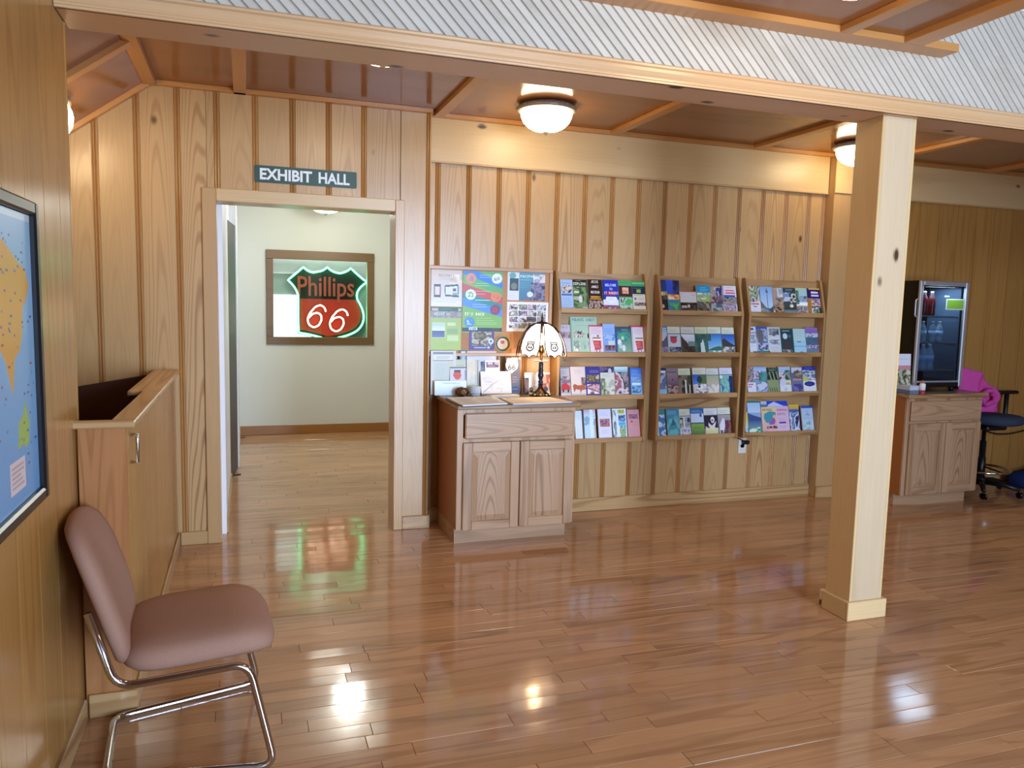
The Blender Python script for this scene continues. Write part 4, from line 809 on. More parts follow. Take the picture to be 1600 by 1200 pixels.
RACK2 = [
 (1028.8,1062.2,438,484,1,'deep blue night card standing behind two small cards on the middle rack',[('b','1a2c74'),('p',0,0,.35,.5,hh('101838 1c2450 2a3a78'),5),('g',.35,0,.68,.5,'3a58d0','3048b8'),('p',.68,0,1,.5,hh('101838 1c2450 304080'),5),('r',0,.34,.38,.4,'7a8ab0')]),
 (1030.5,1043.6,457,484.3,0,'small black card with yellow top edge on the top shelf of the middle rack',[('b','16141c'),('p',0,0,1,.16,hh('c8b048 6a5a30 e8d878'),4),('p',.3,.14,1,.34,hh('787878 302c30 505058'),4),('e',.28,.68,.2,.09,'d8a890'),('r',0,.9,1,1,'4a48a8')]),
 (1043.9,1062.4,460.2,484.4,0,'small green and orange card on the top shelf of the middle rack',[('b','3e9068'),('p',0,0,1,.28,hh('e08838 e8c060 d87848'),3),('r',.05,.13,.55,.18,'f0e8d8'),('r',.05,.22,.6,.27,'f0e8d8'),('p',0,.3,1,1,hh('3a9068 58b068 307858 3c78b8'),4),('e',.4,.38,.55,.08,'3a78b0')]),
 (1063,1088.6,455,485,0,'card with white sky over black trees on the top shelf of the middle rack',[('b','cfcfd2'),('r',0,0,1,.04,'b86058'),('l',.1,.08,.3,.14,1,'808088'),('l',.7,.14,.95,.22,2,'808088'),('p',0,.52,1,1,DARK,5),('v',[(.05,.52),(.35,.62),(.62,.62),(.98,.5),(1,.62),(0,.62)],'14100e'),('e',.5,.68,.07,.08,'c8c4c0'),('p',.05,.66,.4,.76,hh('a09890 b8b0a8'),3)]),
 (1089,1110,446.2,485.5,0,'cyan titled waterfall leaflet on the top shelf of the middle rack',[('b','5a5a48'),('r',0,0,1,.26,'1c94c8'),('l',.25,.05,.8,.14,1,'e8f4fc'),('l',.22,.12,.9,.24,2,'c8e4f4'),('p',0,.27,1,.6,hh('d8e0d8 a8b8a0 88a868 e8ece8'),4),('p',.65,.38,1,.62,hh('789a48 98b868'),3),('p',0,.58,1,1,hh('4a4438 6a6458 3a3428 988e80'),6)]),
 (1110.4,1129,448.5,485.8,0,'blue and white collage leaflet, fifth on the top shelf of the middle rack',[('b','b8bcc8'),('p',0,0,.5,.3,hh('d8d8d8 787898 a89878'),4),('p',.5,0,1,.38,hh('4a48a0 c8c8e0 302c70'),5),('p',0,.3,.5,.62,hh('58a0c8 c88878 3a4858'),4),('p',.45,.32,1,.64,hh('68586a 483c48 887078'),4),('p',0,.64,1,1,hh('d0dce0 303840 a8b4b8 506068'),6)]),
 (1129.4,1151,446.8,486,0,'white leaflet with red title over pink flowers, top shelf of the middle rack',[('b','dcd6e0'),('r',0,0,.1,1,'b0a8b8'),('l',.25,.05,.9,.09,1,'404060'),('l',.25,.12,.92,.3,2,'c03850'),('r',.2,.15,.85,.19,'c84a60'),('r',.2,.24,.9,.28,'c84a60'),('r',.05,.33,.9,.4,'4858a8'),('p',0,.4,1,.66,hh('485840 7a8a70 a890a0 384830'),5),('p',.1,.64,.95,1,hh('c87888 e8b8b8 88607a a0a0b8'),5),('r',.3,.94,.8,1,'5a58a0')]),
 (1030,1043,510.3,549.6,0,'leaflet with blue top over a mountain, leftmost on the second shelf of the middle rack',[('b','7a7a90'),('r',0,0,1,.16,'3a80b8'),('r',.05,.05,.95,.08,'d0e4f0'),('r',.05,.11,.95,.14,'d0e4f0'),('g',0,.16,1,.5,'a8c0d8','d8c8c0'),('v',[(0,1),(0,.62),(.5,.5),(1,.3),(1,1)],'585468'),('p',0,.72,1,1,hh('58506a 7a6a88 a090a0'),4)]),
 (1043.5,1063.4,510.6,549.8,0,'leaflet with red shield over a motorcycle on the second shelf of the middle rack',head(1)+[('r',0,.27,1,1,'bcc8d8'),('r',.2,.34,.72,.39,'2a4a48'),('v',[(.22,.38),(.68,.38),(.72,.5),(.62,.57),(.45,.6),(.28,.57),(.18,.5)],'c03a4c'),('p',.05,.72,1,1,hh('b8c4d8 3a4460 88909c 283048'),6),('e',.8,.93,.16,.09,'303848'),('e',.8,.93,.09,.05,'b8c4d8')]),
 (1064.5,1085.6,511,549.8,0,'leaflet with pale sky over a dark hill on the second shelf of the middle rack',head(1,'d2d8cc')+[('g',0,.27,1,.6,'e0e4f0','b8c4d0'),('v',[(0,.3),(.2,.45),(.55,.62),(1,.68),(1,1),(0,1)],'3c3028'),('p',.0,.68,1,1,hh('3c3028 4a4030 2c2420'),5),('r',.5,.52,1,.68,'6a8a88')]),
 (1086.3,1105.6,511,549.8,0,'leaflet with a white stone statue on dark green, second shelf of the middle rack',head(1,'d4d8b0')+[('r',0,.27,1,1,'284a48'),('p',0,.27,1,1,hh('203c3a 2c5450 3a6860'),5),('v',[(.38,1),(.4,.58),(.52,.55),(.6,.42),(.7,.6),(.78,.97)],'c8dcdc'),('r',0,.96,1,1,'48a090')]),
 (1106,1127,511,549.9,0,'leaflet with blue sky over a lake on the second shelf of the middle rack',head(1)+[('g',0,.27,1,.8,'2c78d0','88c4ec'),('p',0,.27,.22,.5,hh('204848 386858'),4),('v',[(0,.82),(.35,.74),(.8,.68),(1,.72),(1,.88),(0,.86)],'38705a'),('p',0,.84,1,1,hh('a8ccd8 58909c d8e4e8'),4)]),
 (1128,1147.6,511.8,549.9,0,'leaflet with blue sky over grey rocks, rightmost on the second shelf of the middle rack',head(1)+[('g',0,.27,1,.7,'2c58b8','6a98dc'),('v',[(0,.45),(.2,.4),(.6,.55),(1,.66),(1,1),(0,1)],'38403c'),('p',0,.7,1,1,hh('4a5058 a8a8a8 2c3238 c8c8c4'),6)]),
 (1027.4,1041,575,614.3,0,'navy topped snowy leaflet, leftmost on the third shelf of the middle rack',[('b','7890b8'),('r',0,0,1,.1,'20245c'),('r',0,.1,1,.17,'dce4f0'),('p',0,.18,1,.75,hh('8898b8 b0bcd0 485880 6878a0'),6),('g',0,.75,1,1,'88b8e0','a0d0f0')]),
 (1042.4,1059.6,575.5,614.2,0,'mauve leaflet with red rocks on the third shelf of the middle rack',[('b','8a7a84'),('l',.1,.13,.9,.18,1,'303038'),('r',.1,.13,.9,.16,'504850'),('g',0,.2,1,.6,'907c88','6a5060'),('v',[(.4,.44),(.5,.36),(.6,.44)],'303038'),('p',0,.6,1,1,hh('a07a78 785060 c0a090 483048'),5)]),
 (1060.2,1079.5,575.8,614.4,0,'leaflet with a white waterfall between dark trees on the third shelf of the middle rack',head(1,'d2dabc')+[('p',0,.27,1,1,hh('584e40 3a3428 7a6e58'),6),('r',.5,.42,.63,.98,'d8dcd0'),('e',.4,.52,.12,.1,'1c2420'),('e',.35,.78,.14,.1,'142020'),('r',.82,.6,.92,.95,'b8bcae'),('e',.72,.72,.1,.1,'182424')]),
 (1082.5,1103.6,574.8,614.2,0,'leaflet with a round tree on blue sky on the third shelf of the middle rack',head(1)+[('g',0,.27,1,.6,'2c58d0','4a88e0'),('e',.75,.44,.42,.17,'5a7248'),('e',.5,.42,.2,.12,'243c38'),('r',0,.6,1,1,'c8ccd8'),('p',.2,.58,1,1,hh('d8dce4 a8a8b8 e8ecf0 807888'),5),('e',.45,.68,.1,.035,'303038')]),
 (1104,1123.4,575.5,614.3,0,'sandy grey leaflet, fifth on the third shelf of the middle rack',head(1,'d6d8d4')+[('g',0,.27,1,.6,'a8b098','b8b8a0'),('p',0,.6,1,1,hh('c8c8c0 a8a498 d8d8d4'),5)]),
 (1124.6,1144.6,574.8,614.3,0,'leaflet with a teal cavern, rightmost on the third shelf of the middle rack',head(1,'d4d8ea')+[('g',0,.27,1,1,'88b8b8','2a6a98'),('p',0,.4,1,1,hh('68a8a8 88c0b8 2a6890 98ccd0'),6),('p',.72,.3,1,1,hh('1c3878 284a98 142858'),4),('e',.1,.33,.12,.06,'e0e8d8')]),
 (1024.8,1039.6,640,678.6,0,'teal topped leaflet with white rapids, leftmost on the bottom shelf of the middle rack',[('b','6aa0c8'),('r',0,0,1,.18,'28888a'),('l',.05,.08,.3,.18,2,'c8e0e0'),('r',0,.18,1,.2,'d8e8f0'),('p',0,.2,1,1,hh('a8c4e0 5a90c0 d8e4f0 3a78b0'),7)]),
 (1042,1061.4,639,678.2,0,'blue green cave leaflet, second on the bottom shelf of the middle rack',[('g',0,0,1,1,'3a88a8','58b0b8'),('r',0,0,1,.22,'3484b0'),('l',.08,.06,.9,.2,3,'d0e8f0'),('p',0,.23,1,1,hh('48a0b0 3a8498 68b8c0'),5),('v',[(.3,.6),(.5,.3),(.75,.55)],'2c6a80')]),
 (1061.7,1078.8,639.2,677.8,0,'leaflet with a small picture collage, third on the bottom shelf of the middle rack',head(1,'d4dccc')+[('r',0,.27,1,1,'c8d0dc'),('p',.02,.3,.45,.68,hh('98a878 303c48 c8c8b0'),4),('r',.32,.28,.45,.68,'d8e0d8'),('p',.5,.3,1,.66,hh('485468 a8b4c8 303848'),4),('p',.02,.72,1,1,hh('5a6488 d8dce8 8890b8'),5)]),
 (1079.6,1099.8,638,677.6,0,'blue headed leaflet with a green field, fourth on the bottom shelf of the middle rack',[('b','c8d8f0'),('r',0,0,1,.18,'1c68b0'),('l',.05,.06,.95,.17,2,'d8e8f8'),('e',.78,.25,.1,.06,'486888'),('g',0,.5,1,.56,'3a7080','2c6850'),('g',0,.55,1,1,'88a848','3c7048'),('l',.2,.65,.9,.72,2,'38604a')]),
 (1100.2,1121.4,637.8,676.6,0,'leaflet with a white bird on dark ground, bottom shelf of the middle rack',head(1,'d6d8de')+[('r',0,.27,1,.72,'2c1c38'),('g',.05,.7,1,1,'d8d8a8','c0c088'),('e',.62,.42,.14,.11,'e8e8e4'),('v',[(.3,.5),(.55,.62),(.9,.46),(.75,.7),(.5,.76),(.32,.66)],'dcd8d8'),('e',.6,.44,.06,.05,'7a6858'),('v',[(.05,.64),(.3,.7),(.28,.75),(.1,.72)],'d0c8c8')]),
 (1121.8,1141.6,636.8,676,0,'leaflet with a white chapel on maroon, rightmost on the bottom shelf of the middle rack',head(1,'d8dccc')+[('g',0,.27,1,1,'a8a0a8','402838'),('v',[(.05,1),(.1,.6),(.4,.35),(.7,.55),(.5,.7),(.3,1)],'dcd8e4'),('p',.55,.45,1,1,hh('684048 503038 88585a'),4),('e',.3,.75,.1,.06,'e8e0e4'),('r',.12,.8,.35,.95,'705060')]),
]
RACK3 = [
 (1170.4,1188,447.3,488,0,'leafy leaflet with white box, leftmost on the top shelf of the right rack',[('p',0,0,1,1,hh('3a5a48 a8b8a0 587858 d8ccb8 485890'),6),('r',.1,.56,1,1,'dcdce8'),('r',.15,.6,.85,.66,'c8788a'),('r',.35,.7,.65,.73,'586070'),('l',.2,.78,.9,.95,3,'b0b8c8')]),
 (1188.4,1207.2,448,488.2,0,'sky blue leaflet with a tall tower, second on the top shelf of the right rack',[('g',0,0,1,.8,'78a8e0','b8d4f0'),('v',[(0,.5),(.3,.68),(.5,.78),(.5,1),(0,1)],'686a68'),('p',0,.76,1,1,hh('687878 90a4a8 485860'),5),('r',.52,.12,.6,1,'7a8090'),('v',[(.42,.2),(.55,.04),(.68,.2)],'687088'),('r',.48,.2,.66,.22,'586078'),('v',[(.75,.8),(1,.68),(1,1),(.78,1)],'405068')]),
 (1207.6,1224,450,488.8,0,'leaflet of tan and grey buildings, third on the top shelf of the right rack',[('b','a8a098'),('v',[(0,0),(.5,.1),(.5,.5),(0,.7)],'a89088'),('p',.45,0,1,.35,hh('b8c4d4 d0d8e0 98a8b8'),4),('p',.3,.35,1,.65,hh('484440 787068 a89888'),5),('p',0,.62,1,1,hh('302c2c 685850 b89878 403838'),6),('r',0,.84,.12,1,'d8e0e8')]),
 (1224.4,1243.8,450,489.2,0,'leaflet with a black steam engine, fourth on the top shelf of the right rack',[('b','404a48'),('r',0,0,1,.16,'2a4450'),('l',.2,.03,.9,.14,2,'c8d8d8'),('p',0,.17,.6,.5,hh('a8bcd8 c8d4e4 7890b8'),4),('p',.5,.2,1,.56,hh('101418 282c30 d0d8d8 181c20'),4),('e',.62,.66,.15,.06,'e0ded4'),('r',0,.72,1,.8,'403c38'),('g',0,.8,1,1,'587078','98b0b8')]),
 (1244.2,1261.5,450.2,489.6,0,'pale green and blue fountain leaflet, fifth on the top shelf of the right rack',[('g',0,0,1,.5,'a8ccb8','a8c8e8'),('p',0,.1,.25,.6,hh('486a58 688a70 385848'),4),('p',.2,.3,1,.52,hh('6888a0 98b0c8 485e78'),4),('r',.3,.5,.9,.54,'c8dcec'),('r',0,.62,1,.645,'78c0c0'),('p',0,.66,1,1,hh('8898a8 c0b0b0 586878 a88880'),6)]),
 (1262,1281.8,450.8,490,0,'purple leaflet with a yellow top edge, rightmost on the top shelf of the right rack',[('b','2c1c68'),('r',.15,0,1,.04,'d8b848'),('r',0,.36,.25,1,'a87838'),('l',.3,.08,.85,.32,2,'e8e4f8'),('r',.3,.12,.85,.19,'dcd8f4'),('r',.3,.23,.9,.3,'dcd8f4'),('p',.25,.38,1,.66,hh('3a3878 c8c0d0 584878 d8b8a0'),4),('p',.25,.68,1,1,hh('c8c8b8 304838 789888 e0dcd8'),5),('r',.88,.7,1,1,'202c28')]),
 (1170.6,1182,510.4,550.6,0,'white leaflet with a red line, leftmost on the second shelf of the right rack',[('b','d4dcec'),('r',.05,.05,.7,.12,'505870'),('r',0,.2,1,.24,'b84a5c'),('p',.05,.28,.95,.6,hh('e0e4ec 8898a8 b0bcc8'),4),('l',.1,.66,.8,.72,1,'607088'),('p',.4,.88,1,1,hh('303858 705878'),3)]),
 (1182.4,1199.4,511.2,550.6,0,'blue collage leaflet with a brown jar, second on the second shelf of the right rack',[('b','7890b8'),('r',0,0,1,.06,'3858c0'),('p',0,.06,1,1,hh('98a8c8 c8d4e4 5878a8'),6),('v',[(.1,.1),(.6,.1),(.6,.45),(.45,.55),(.25,.55),(.1,.45)],'706868'),('p',.6,.1,1,.5,hh('e0e4f0 486090 a8b4d0'),5),('p',.1,.58,1,.82,hh('d8dcec a8b0d0 404868'),5),('g',0,.84,1,1,'3a8088','58a0a0')]),
 (1199.8,1219.7,511.4,551,0,'cream leaflet with two old views, third on the second shelf of the right rack',[('b','c9d0dc'),('p',.12,.05,.9,.28,hh('687078 98a0a0 485058'),4),('l',.3,.1,.75,.24,2,'d8dce0'),('v',[(.3,.28),(.7,.28),(.5,.33)],'506070'),('r',.12,.34,.9,.44,'d4dcd4'),('p',.12,.46,.9,.64,hh('a8acc0 687098 c8ccd8'),4),('l',.2,.7,.9,.92,4,'98a898'),('v',[(0,.82),(.25,1),(0,1)],'2a2c38')]),
 (1220.5,1239.6,514,551.2,0,'dark teal leaflet with a white cap, fourth on the second shelf of the right rack',[('b','1c4850'),('l',.15,.05,.85,.12,1,'b8d0d0'),('r',.15,.06,.75,.09,'98b8b8'),('e',.35,.28,.2,.11,'d0d8e0'),('e',.72,.28,.1,.06,'586e78'),('v',[(.2,.45),(.75,.42),(.8,1),(.15,1)],'403c40'),('p',.05,.8,.9,1,hh('504850 788088 383438 a8b0b8'),5)]),
 (1240.2,1259,513.8,551,0,'plain pale cyan curling leaflet, fifth on the second shelf of the right rack',[('b','a0d0e8'),('r',0,0,.95,.46,'b8d8d8'),('l',.1,.1,.8,.4,5,'a0c0c8'),('r',.25,.48,.6,.51,'486878'),('r',0,.66,1,.68,'78a8d0'),('e',.6,.92,.14,.05,'3878a8')]),
 (1259.4,1278.8,512,551,0,'violet leaflet with a snowy peak, rightmost on the second shelf of the right rack',[('b','6a5aa0'),('g',0,0,1,.2,'9878c0','8868b0'),('p',0,.2,1,.36,hh('a0a8d0 d8dcec 7078a8'),5),('p',0,.36,1,.64,hh('3a6878 487888 506088'),4),('p',0,.64,1,.78,hh('9078b8 c8b8d8 605890'),5),('p',0,.78,1,1,hh('487888 6890a0 786890'),4)]),
 (1167.5,1198.4,573.2,613.3,0,'wide teal and pink collage booklet on the third shelf of the right rack',[('b','7aa0b8'),('p',0,0,.35,.55,hh('486858 a8b8a8 3a5048 b89098'),5),('g',.35,0,1,.15,'88b0e0','b8d4f0'),('p',.3,.14,.75,.45,hh('c8b8d0 a06888 e0dcec 607898'),5),('p',.6,.2,1,.6,hh('3a8088 58a098 487078'),4),('r',0,.56,.42,1,'dcdff0'),('r',.03,.61,.3,.65,'c86a80'),('r',.03,.7,.2,.74,'687088'),('l',.05,.8,.38,.95,2,'b8bcd0'),('p',.46,.55,1,1,hh('788ac0 a8b8dc 587098 c8d0e8'),6)]),
 (1199,1216.8,575,613,0,'olive green striped leaflet, second on the third shelf of the right rack',[('b','8a9a70'),('p',0,0,1,.45,hh('2c3c34 486050 1c2c28'),4),('l',.2,.06,.8,.14,1,'c8d0c0'),('v',[(.15,.15),(.25,.15),(.42,.45),(.32,.45)],'98a888'),('v',[(.5,.15),(.58,.15),(.7,.45),(.6,.45)],'98a888'),('v',[(.8,.15),(.88,.15),(.98,.42),(.9,.42)],'98a888')]+[('v',[(.1+.2*i,.75),(.16+.2*i,.74),(.26+.2*i,.88),(.2+.2*i,.9)],'485838') for i in range(4)]),
 (1217.8,1235.8,573.3,612.4,0,'white leaflet with a family picture, third on the third shelf of the right rack',[('b','d8e0e8'),('g',0,0,1,.25,'b0c8e8','a8c0e0'),('p',0,.2,.55,.6,hh('a88878 d8c0b0 e0e4ec 685048'),5),('p',.55,.12,1,.5,hh('486868 88a098 305048'),4),('p',.5,.48,1,.66,hh('a8b088 c8a880 d8d8c8'),4),('e',.3,.56,.28,.14,'ccd0e8'),('r',0,.7,1,1,'d4e0e8'),('e',.5,.82,.12,.07,'b8c8d8')]),
 (1237.6,1253.8,574.2,612.2,0,'leaflet with a small house over violet, fourth on the third shelf of the right rack',[('b','6868a0'),('r',0,0,1,.2,'c8d0e4'),('p',.2,.12,1,.42,hh('485848 8a7868 304038 a89888'),5),('v',[(.4,.2),(.6,.06),(.8,.2)],'605048'),('r',.05,.42,.95,.5,'c88898'),('p',0,.52,1,.62,hh('488078 687898'),3),('p',0,.62,1,.95,hh('5858a0 7878b8 484888'),4),('r',.1,.95,.95,1,'b04a68')]),
 (1254.4,1274.6,573,612.2,0,'leaflet with a navy oval, rightmost on the third shelf of the right rack',[('b','dce2ec'),('r',0,0,1,.12,'2830a8'),('l',.2,.03,.9,.1,1,'b8c0f0'),('p',0,.12,1,.5,hh('b8c8e0 485870 d8dce8 687a98'),5),('p',0,.38,.4,.54,hh('a0b068 c8d078'),3),('e',.5,.64,.4,.09,'202a80'),('l',.25,.6,.75,.68,2,'8890d0')]),
 (1163.4,1168.4,634.5,672.8,0,'narrow sliver of a yellow and blue leaflet on the bottom shelf of the right rack',[('b','3858a8'),('r',0,.2,1,.5,'d0c868'),('p',0,.5,1,.9,hh('3858a8 b8d0e0 d0c868'),3)]),
 (1168.8,1189,627,673.2,0,'leaflet of blue hills with a teal top on the bottom shelf of the right rack',[('b','90b0d8'),('r',0,0,1,.05,'208080'),('l',.1,.12,.6,.22,2,'30507a'),('g',0,.05,1,.35,'a8c8e8','c0d4ec'),('v',[(0,.35),(.4,.42),(1,.5),(1,.72),(0,.62)],'3a5488'),('g',0,.6,1,.78,'486890','688aa8'),('p',0,.78,1,1,hh('2a8060 48a078 d8ece0'),4)]),
 (1190,1231.4,626.8,671.6,1,'blue topped magazine behind the cartoon paper on the bottom shelf of the right rack',[('b','b8c4e4'),('r',.22,0,1,.16,'2848c8'),('v',[(.25,.12),(.5,.02),(.75,.12),(1,.2),(.3,.2)],'c8d0f0'),('r',0,.1,.22,1,'5a8098'),('r',.22,.16,1,1,'c8c0e0')]),
 (1190.2,1233,635.8,672.6,0,'cartoon covered yellow and pink paper on the bottom shelf of the right rack',[('g',0,0,1,1,'e4cc98','d8a8b8'),('r',.55,0,1,1,'dcbcd8'),('t',.06,.07,1,'DETAIL','704838'),('v',[(.1,.25),(.3,.16),(.52,.2),(.5,.4),(.3,.6),(.14,.58),(.08,.4)],'4898a8'),('v',[(.3,.55),(.45,.38),(.5,.52),(.44,.66),(.24,.66)],'a058b8'),('e',.46,.36,.06,.06,'e0b8a0'),('t',.58,.09,1,'EUREKA','b04858'),('t',.58,.24,1,'GIFTS','b04858'),('l',.6,.42,.9,.6,3,'404890'),('r',.62,.56,.88,.62,'5048a0'),('p',.15,.7,.55,.8,hh('485068 d8b0a0 303848'),3),('p',.2,.84,.55,1,hh('d87888 e8b8b8'),3),('l',.62,.7,.95,.8,2,'806050')]),
 (1233.4,1249.2,632,671,0,'yellow topped navy collage leaflet on the bottom shelf of the right rack',[('b','4060a0'),('g',0,0,1,.17,'d8b858','c8a848'),('r',0,.17,1,.26,'4a68a8'),('p',0,.26,1,1,hh('30488a a8bcdc 4868a8 d8e4f0 283868'),6),('r',.92,.3,1,.8,'a078a0')]),
 (1252.8,1270.6,634.6,670.8,0,'pale blue stack with blue top edge, rightmost on bottom shelf of right rack',[('b','b4cce4'),('r',0,0,1,.08,'3050c0'),('l',.1,.12,.9,.16,1,'8098c0'),('p',.3,.18,.75,.36,hh('5880b8 d0e0f0 88a8d0'),4),('l',.15,.42,.9,.48,1,'4868a0'),('p',.1,.55,.95,.95,hh('a8c8d8 c0d8e8 88a8b8'),5)]),
]
LEAN = math.radians(13)
NRM = (0, -math.cos(LEAN), math.sin(LEAN))
zl = {0: 1.471, 1: 1.167, 2: .864, 3: .556}
seed = 10
for ri, rows in enumerate((RACK1, RACK2, RACK3)):
    for (x0, x1, yt, yb, layer, label, ops) in rows:
        row = 0 if yb < 500 else 1 if yb < 560 else 2 if yb < 630 else 3
        seed += 1
        zb = zl[row]-.021
        p0 = (0, 4.965+.015*layer, zb)
        xm = (x0+x1)/2
        A = atp(x0, (yt+yb)/2, p0, NRM); B = atp(x1, (yt+yb)/2, p0, NRM); T = atp(xm, yt, p0, NRM)
        h = (T[2]-zb)/math.cos(LEAN)
        xa = max(A[0], RX[ri]+.0185); xb = min(B[0], RX[ri]+.70-.0185); w = xb-xa-.0012
        W = 64 if x1-x0 > 38 else 34 if x1-x0 > 28 else 30
        if 'WELCOME' in str(ops) or 'JESSE' in str(ops): W = 38
        cv = CV(W, 64, ops, seed)
        o = print_mesh('brochure', cv, w, h, .011 if layer <= 0 else .006, paper, LEAN)
        o.location = ((xa+xb)/2, p0[1], zb+.0005)
        tag(o, label, 'brochure', 'leaflets in the wall racks')
# ================================================================ pin board and posters
pb = thing('pin_board', 'wood framed pin board covered in posters behind the lamp', 'pin board', (1.57, 5.055, 1.43))
P_ = lambda m: m.xf(loc(None, pb))
obj('panel', P_(MB().box(1.155, 5.040, 1.15, 1.995, 5.062, 1.715)), wood('pin_board_panel', axis='X', light='b9824f', dark='94602f', rings=2, ring_amt=.3, rough=.5), pb)
for a in ((1.130, 5.028, 1.705, 2.010, 5.062, 1.729), (1.130, 5.028, 1.132, 2.010, 5.062, 1.156)): obj('frame_rail', P_(MB().bbox(*a, .003)), oak_x, pb)
for a in ((1.130, 5.028, 1.1565, 1.152, 5.062, 1.7045), (1.985, 5.028, 1.1565, 2.010, 5.062, 1.7045)): obj('frame_stile', P_(MB().bbox(*a, .003)), oak_z, pb)
def poster(name, label, box, W, H, ops, Y=5.0385, cat='poster', mask=None):
    x0, x1, y0, y1 = box; xm, ym = (x0+x1)/2, (y0+y1)/2
    A = at(x0, ym, 'Y', Y); B = at(x1, ym, 'Y', Y); T = at(xm, y0, 'Y', Y); U = at(xm, y1, 'Y', Y)
    o = print_mesh(name, CV(W, H, ops, int(x0)), B[0]-A[0], T[2]-U[2], .0012, paper, 0, mask)
    o.location = ((A[0]+B[0])/2, Y, U[2]); return tag(o, label, cat)
poster('poster', 'pale poster of a phone and tablet, top left of the pin board', (673.5,721.8,421.5,479), 64, 76, [('g',0,0,1,1,'cdb8a8','d8dce8'),('p',.6,.12,1,.4,hh('b8a898 d8ccc0 e8e0d8'),3),('t',.5,.12,1,'MISSOURI','7a8a80',True),('l',.3,.2,.7,.27,2,'8a9a90'),('r',.09,.40,.31,.75,'3a3438'),('r',.12,.46,.28,.69,'d8ccc4'),('v',[(.43,.42),(.88,.38),(.9,.74),(.45,.72)],'2c4a4c'),('v',[(.46,.47),(.85,.43),(.87,.69),(.47,.67)],'d4dce0'),('r',.7,.5,.82,.58,'584848'),('r',.7,.62,.84,.68,'78a090'),('l',.1,.82,.9,.95,2,'a8a8b0'),('r',0,.84,1,1,'dfe0e8'),('l',.15,.86,.9,.92,1,'888890')])
poster('poster', 'lime green poster with a lake picture, lower left of the pin board', (672,720.5,480,547), 60, 84, [('g',0,0,1,1,'98b868','a8c058'),('r',0,0,1,.1,'285848'),('r',.05,.02,.25,.08,'c8a8a0'),('l',.35,.03,.8,.07,1,'88b098'),('r',.9,.02,.98,.08,'a0c0a8'),('p',0,.1,1,.25,hh('a89080 8a7870 88a0a0'),4),('t',.4,.14,1,'VISIT US','d0d8d0',True),('r',.06,.36,.48,.72,'c8d8a0'),('g',.07,.38,.47,.55,'a8c8e8','e0ecf4'),('g',.07,.55,.47,.7,'3a4878','5868a0'),('l',.55,.34,.9,.44,2,'e0ecc8'),('r',.55,.36,.82,.43,'c8dca0'),('r',.55,.5,.88,.62,'88a868'),('r',.55,.66,.92,.78,'c0d898'),('l',.08,.84,.8,.92,2,'88a050')])
C1 = [('b','78b058'),('v',[(0,.05),(0,0),(.35,0),(1,.17),(1,.27)],'2c7cd0'),('v',[(0,0),(0,.05),(1,.27),(1,.38),(0,.16)],'58a868'),('v',[(0,.2),(1,.41),(1,.53),(0,.33)],'c04c50'),('v',[(0,.33),(1,.53),(1,.62),(0,.43)],'1c888c'),('v',[(0,.43),(1,.62),(1,.74),(0,.56)],'4a8cd8'),('v',[(.35,0),(1,0),(1,.17)],'60a860')]
for cx, cy, c, d in ((.2,.12,'d89068','8878b0'),(.85,.11,'e0e8f0','5888b8'),(.2,.38,'d8e8e0','288868'),(.83,.41,'d88050','c86048'),(.82,.62,'7a3868','b83858'),(.18,.83,'3a88c8','d8e8f4')): C1 += [('e',cx,cy,.13,.085,c),('p',cx-.07,cy-.04,cx+.07,cy+.04,[c,d,c],3)]
C1 += [('l',.42,.05,.72,.12,2,'d8ecff'),('l',.3,.18,.75,.26,2,'e0f0e0'),('l',.3,.31,.7,.4,2,'f0d8d8'),('r',.3,.46,.7,.475,'d8f0f0'),('l',.25,.53,.65,.6,2,'d8e8ff'),('t',.06,.68,1,"IT'S BACK",'eef4e0'),('l',.35,.75,.92,.88,4,'c8e0a0'),('r',0,.92,1,.98,'1c2c44'),('t',.17,.915,1,'2016','f4f8ff'),('r',.73,.92,.95,.98,'4a3838')]
poster('poster', 'tall green poster with slanted blue and red stripes and round badges, dated 2016', (722.8,785,424,520), 72, 110, C1)
poster('poster', 'teal poster with a passport booklet and a figure, top right of the pin board', (793,851.5,426,469.5), 72, 56, [('b','4a88a8'),('r',0,0,.31,1,'d8dce4'),('e',.13,.12,.09,.11,'58a8a0'),('r',.05,.22,.29,.66,'2c4450'),('e',.17,.5,.08,.12,'708078'),('l',.04,.72,.28,.95,3,'a0a8b8'),('g',.31,0,1,1,'5a9ab0','487898'),('t',.34,.1,1,'PASSPORT','d8ecf4'),('l',.34,.24,.68,.3,1,'c0e0ec'),('l',.34,.36,.6,.58,3,'70b0c8'),('p',.68,.05,1,.4,hh('c8c0c8 8898b8 e0d8d4'),4),('p',.62,.35,1,1,hh('6a6888 504a60 8a88a8 3a3448'),5),('e',.6,.78,.08,.1,'d8e8ec'),('r',.48,.95,.58,1,'c05060')])
poster('poster', 'white bordered sheet of many small photographs on the pin board behind the lamp', (792,856.5,472,518), 80, 58, [('b','e8e6ea')]+[('p',.05+.225*i,.08+.21*j,.265+.225*i,.27+.21*j,[hh('58687a a8b4c8 d8d0d0 4a3c44'),hh('8aa0c0 d4dce4 6a5060 98a078'),hh('a84858 d8c8d0 484450 888898')][(i+j)%3],3) for i in range(4) for j in range(4)]+[('r',.47,.5,.7,.66,'38343c'),('l',.5,.52,.68,.64,2,'c0b8c0')])
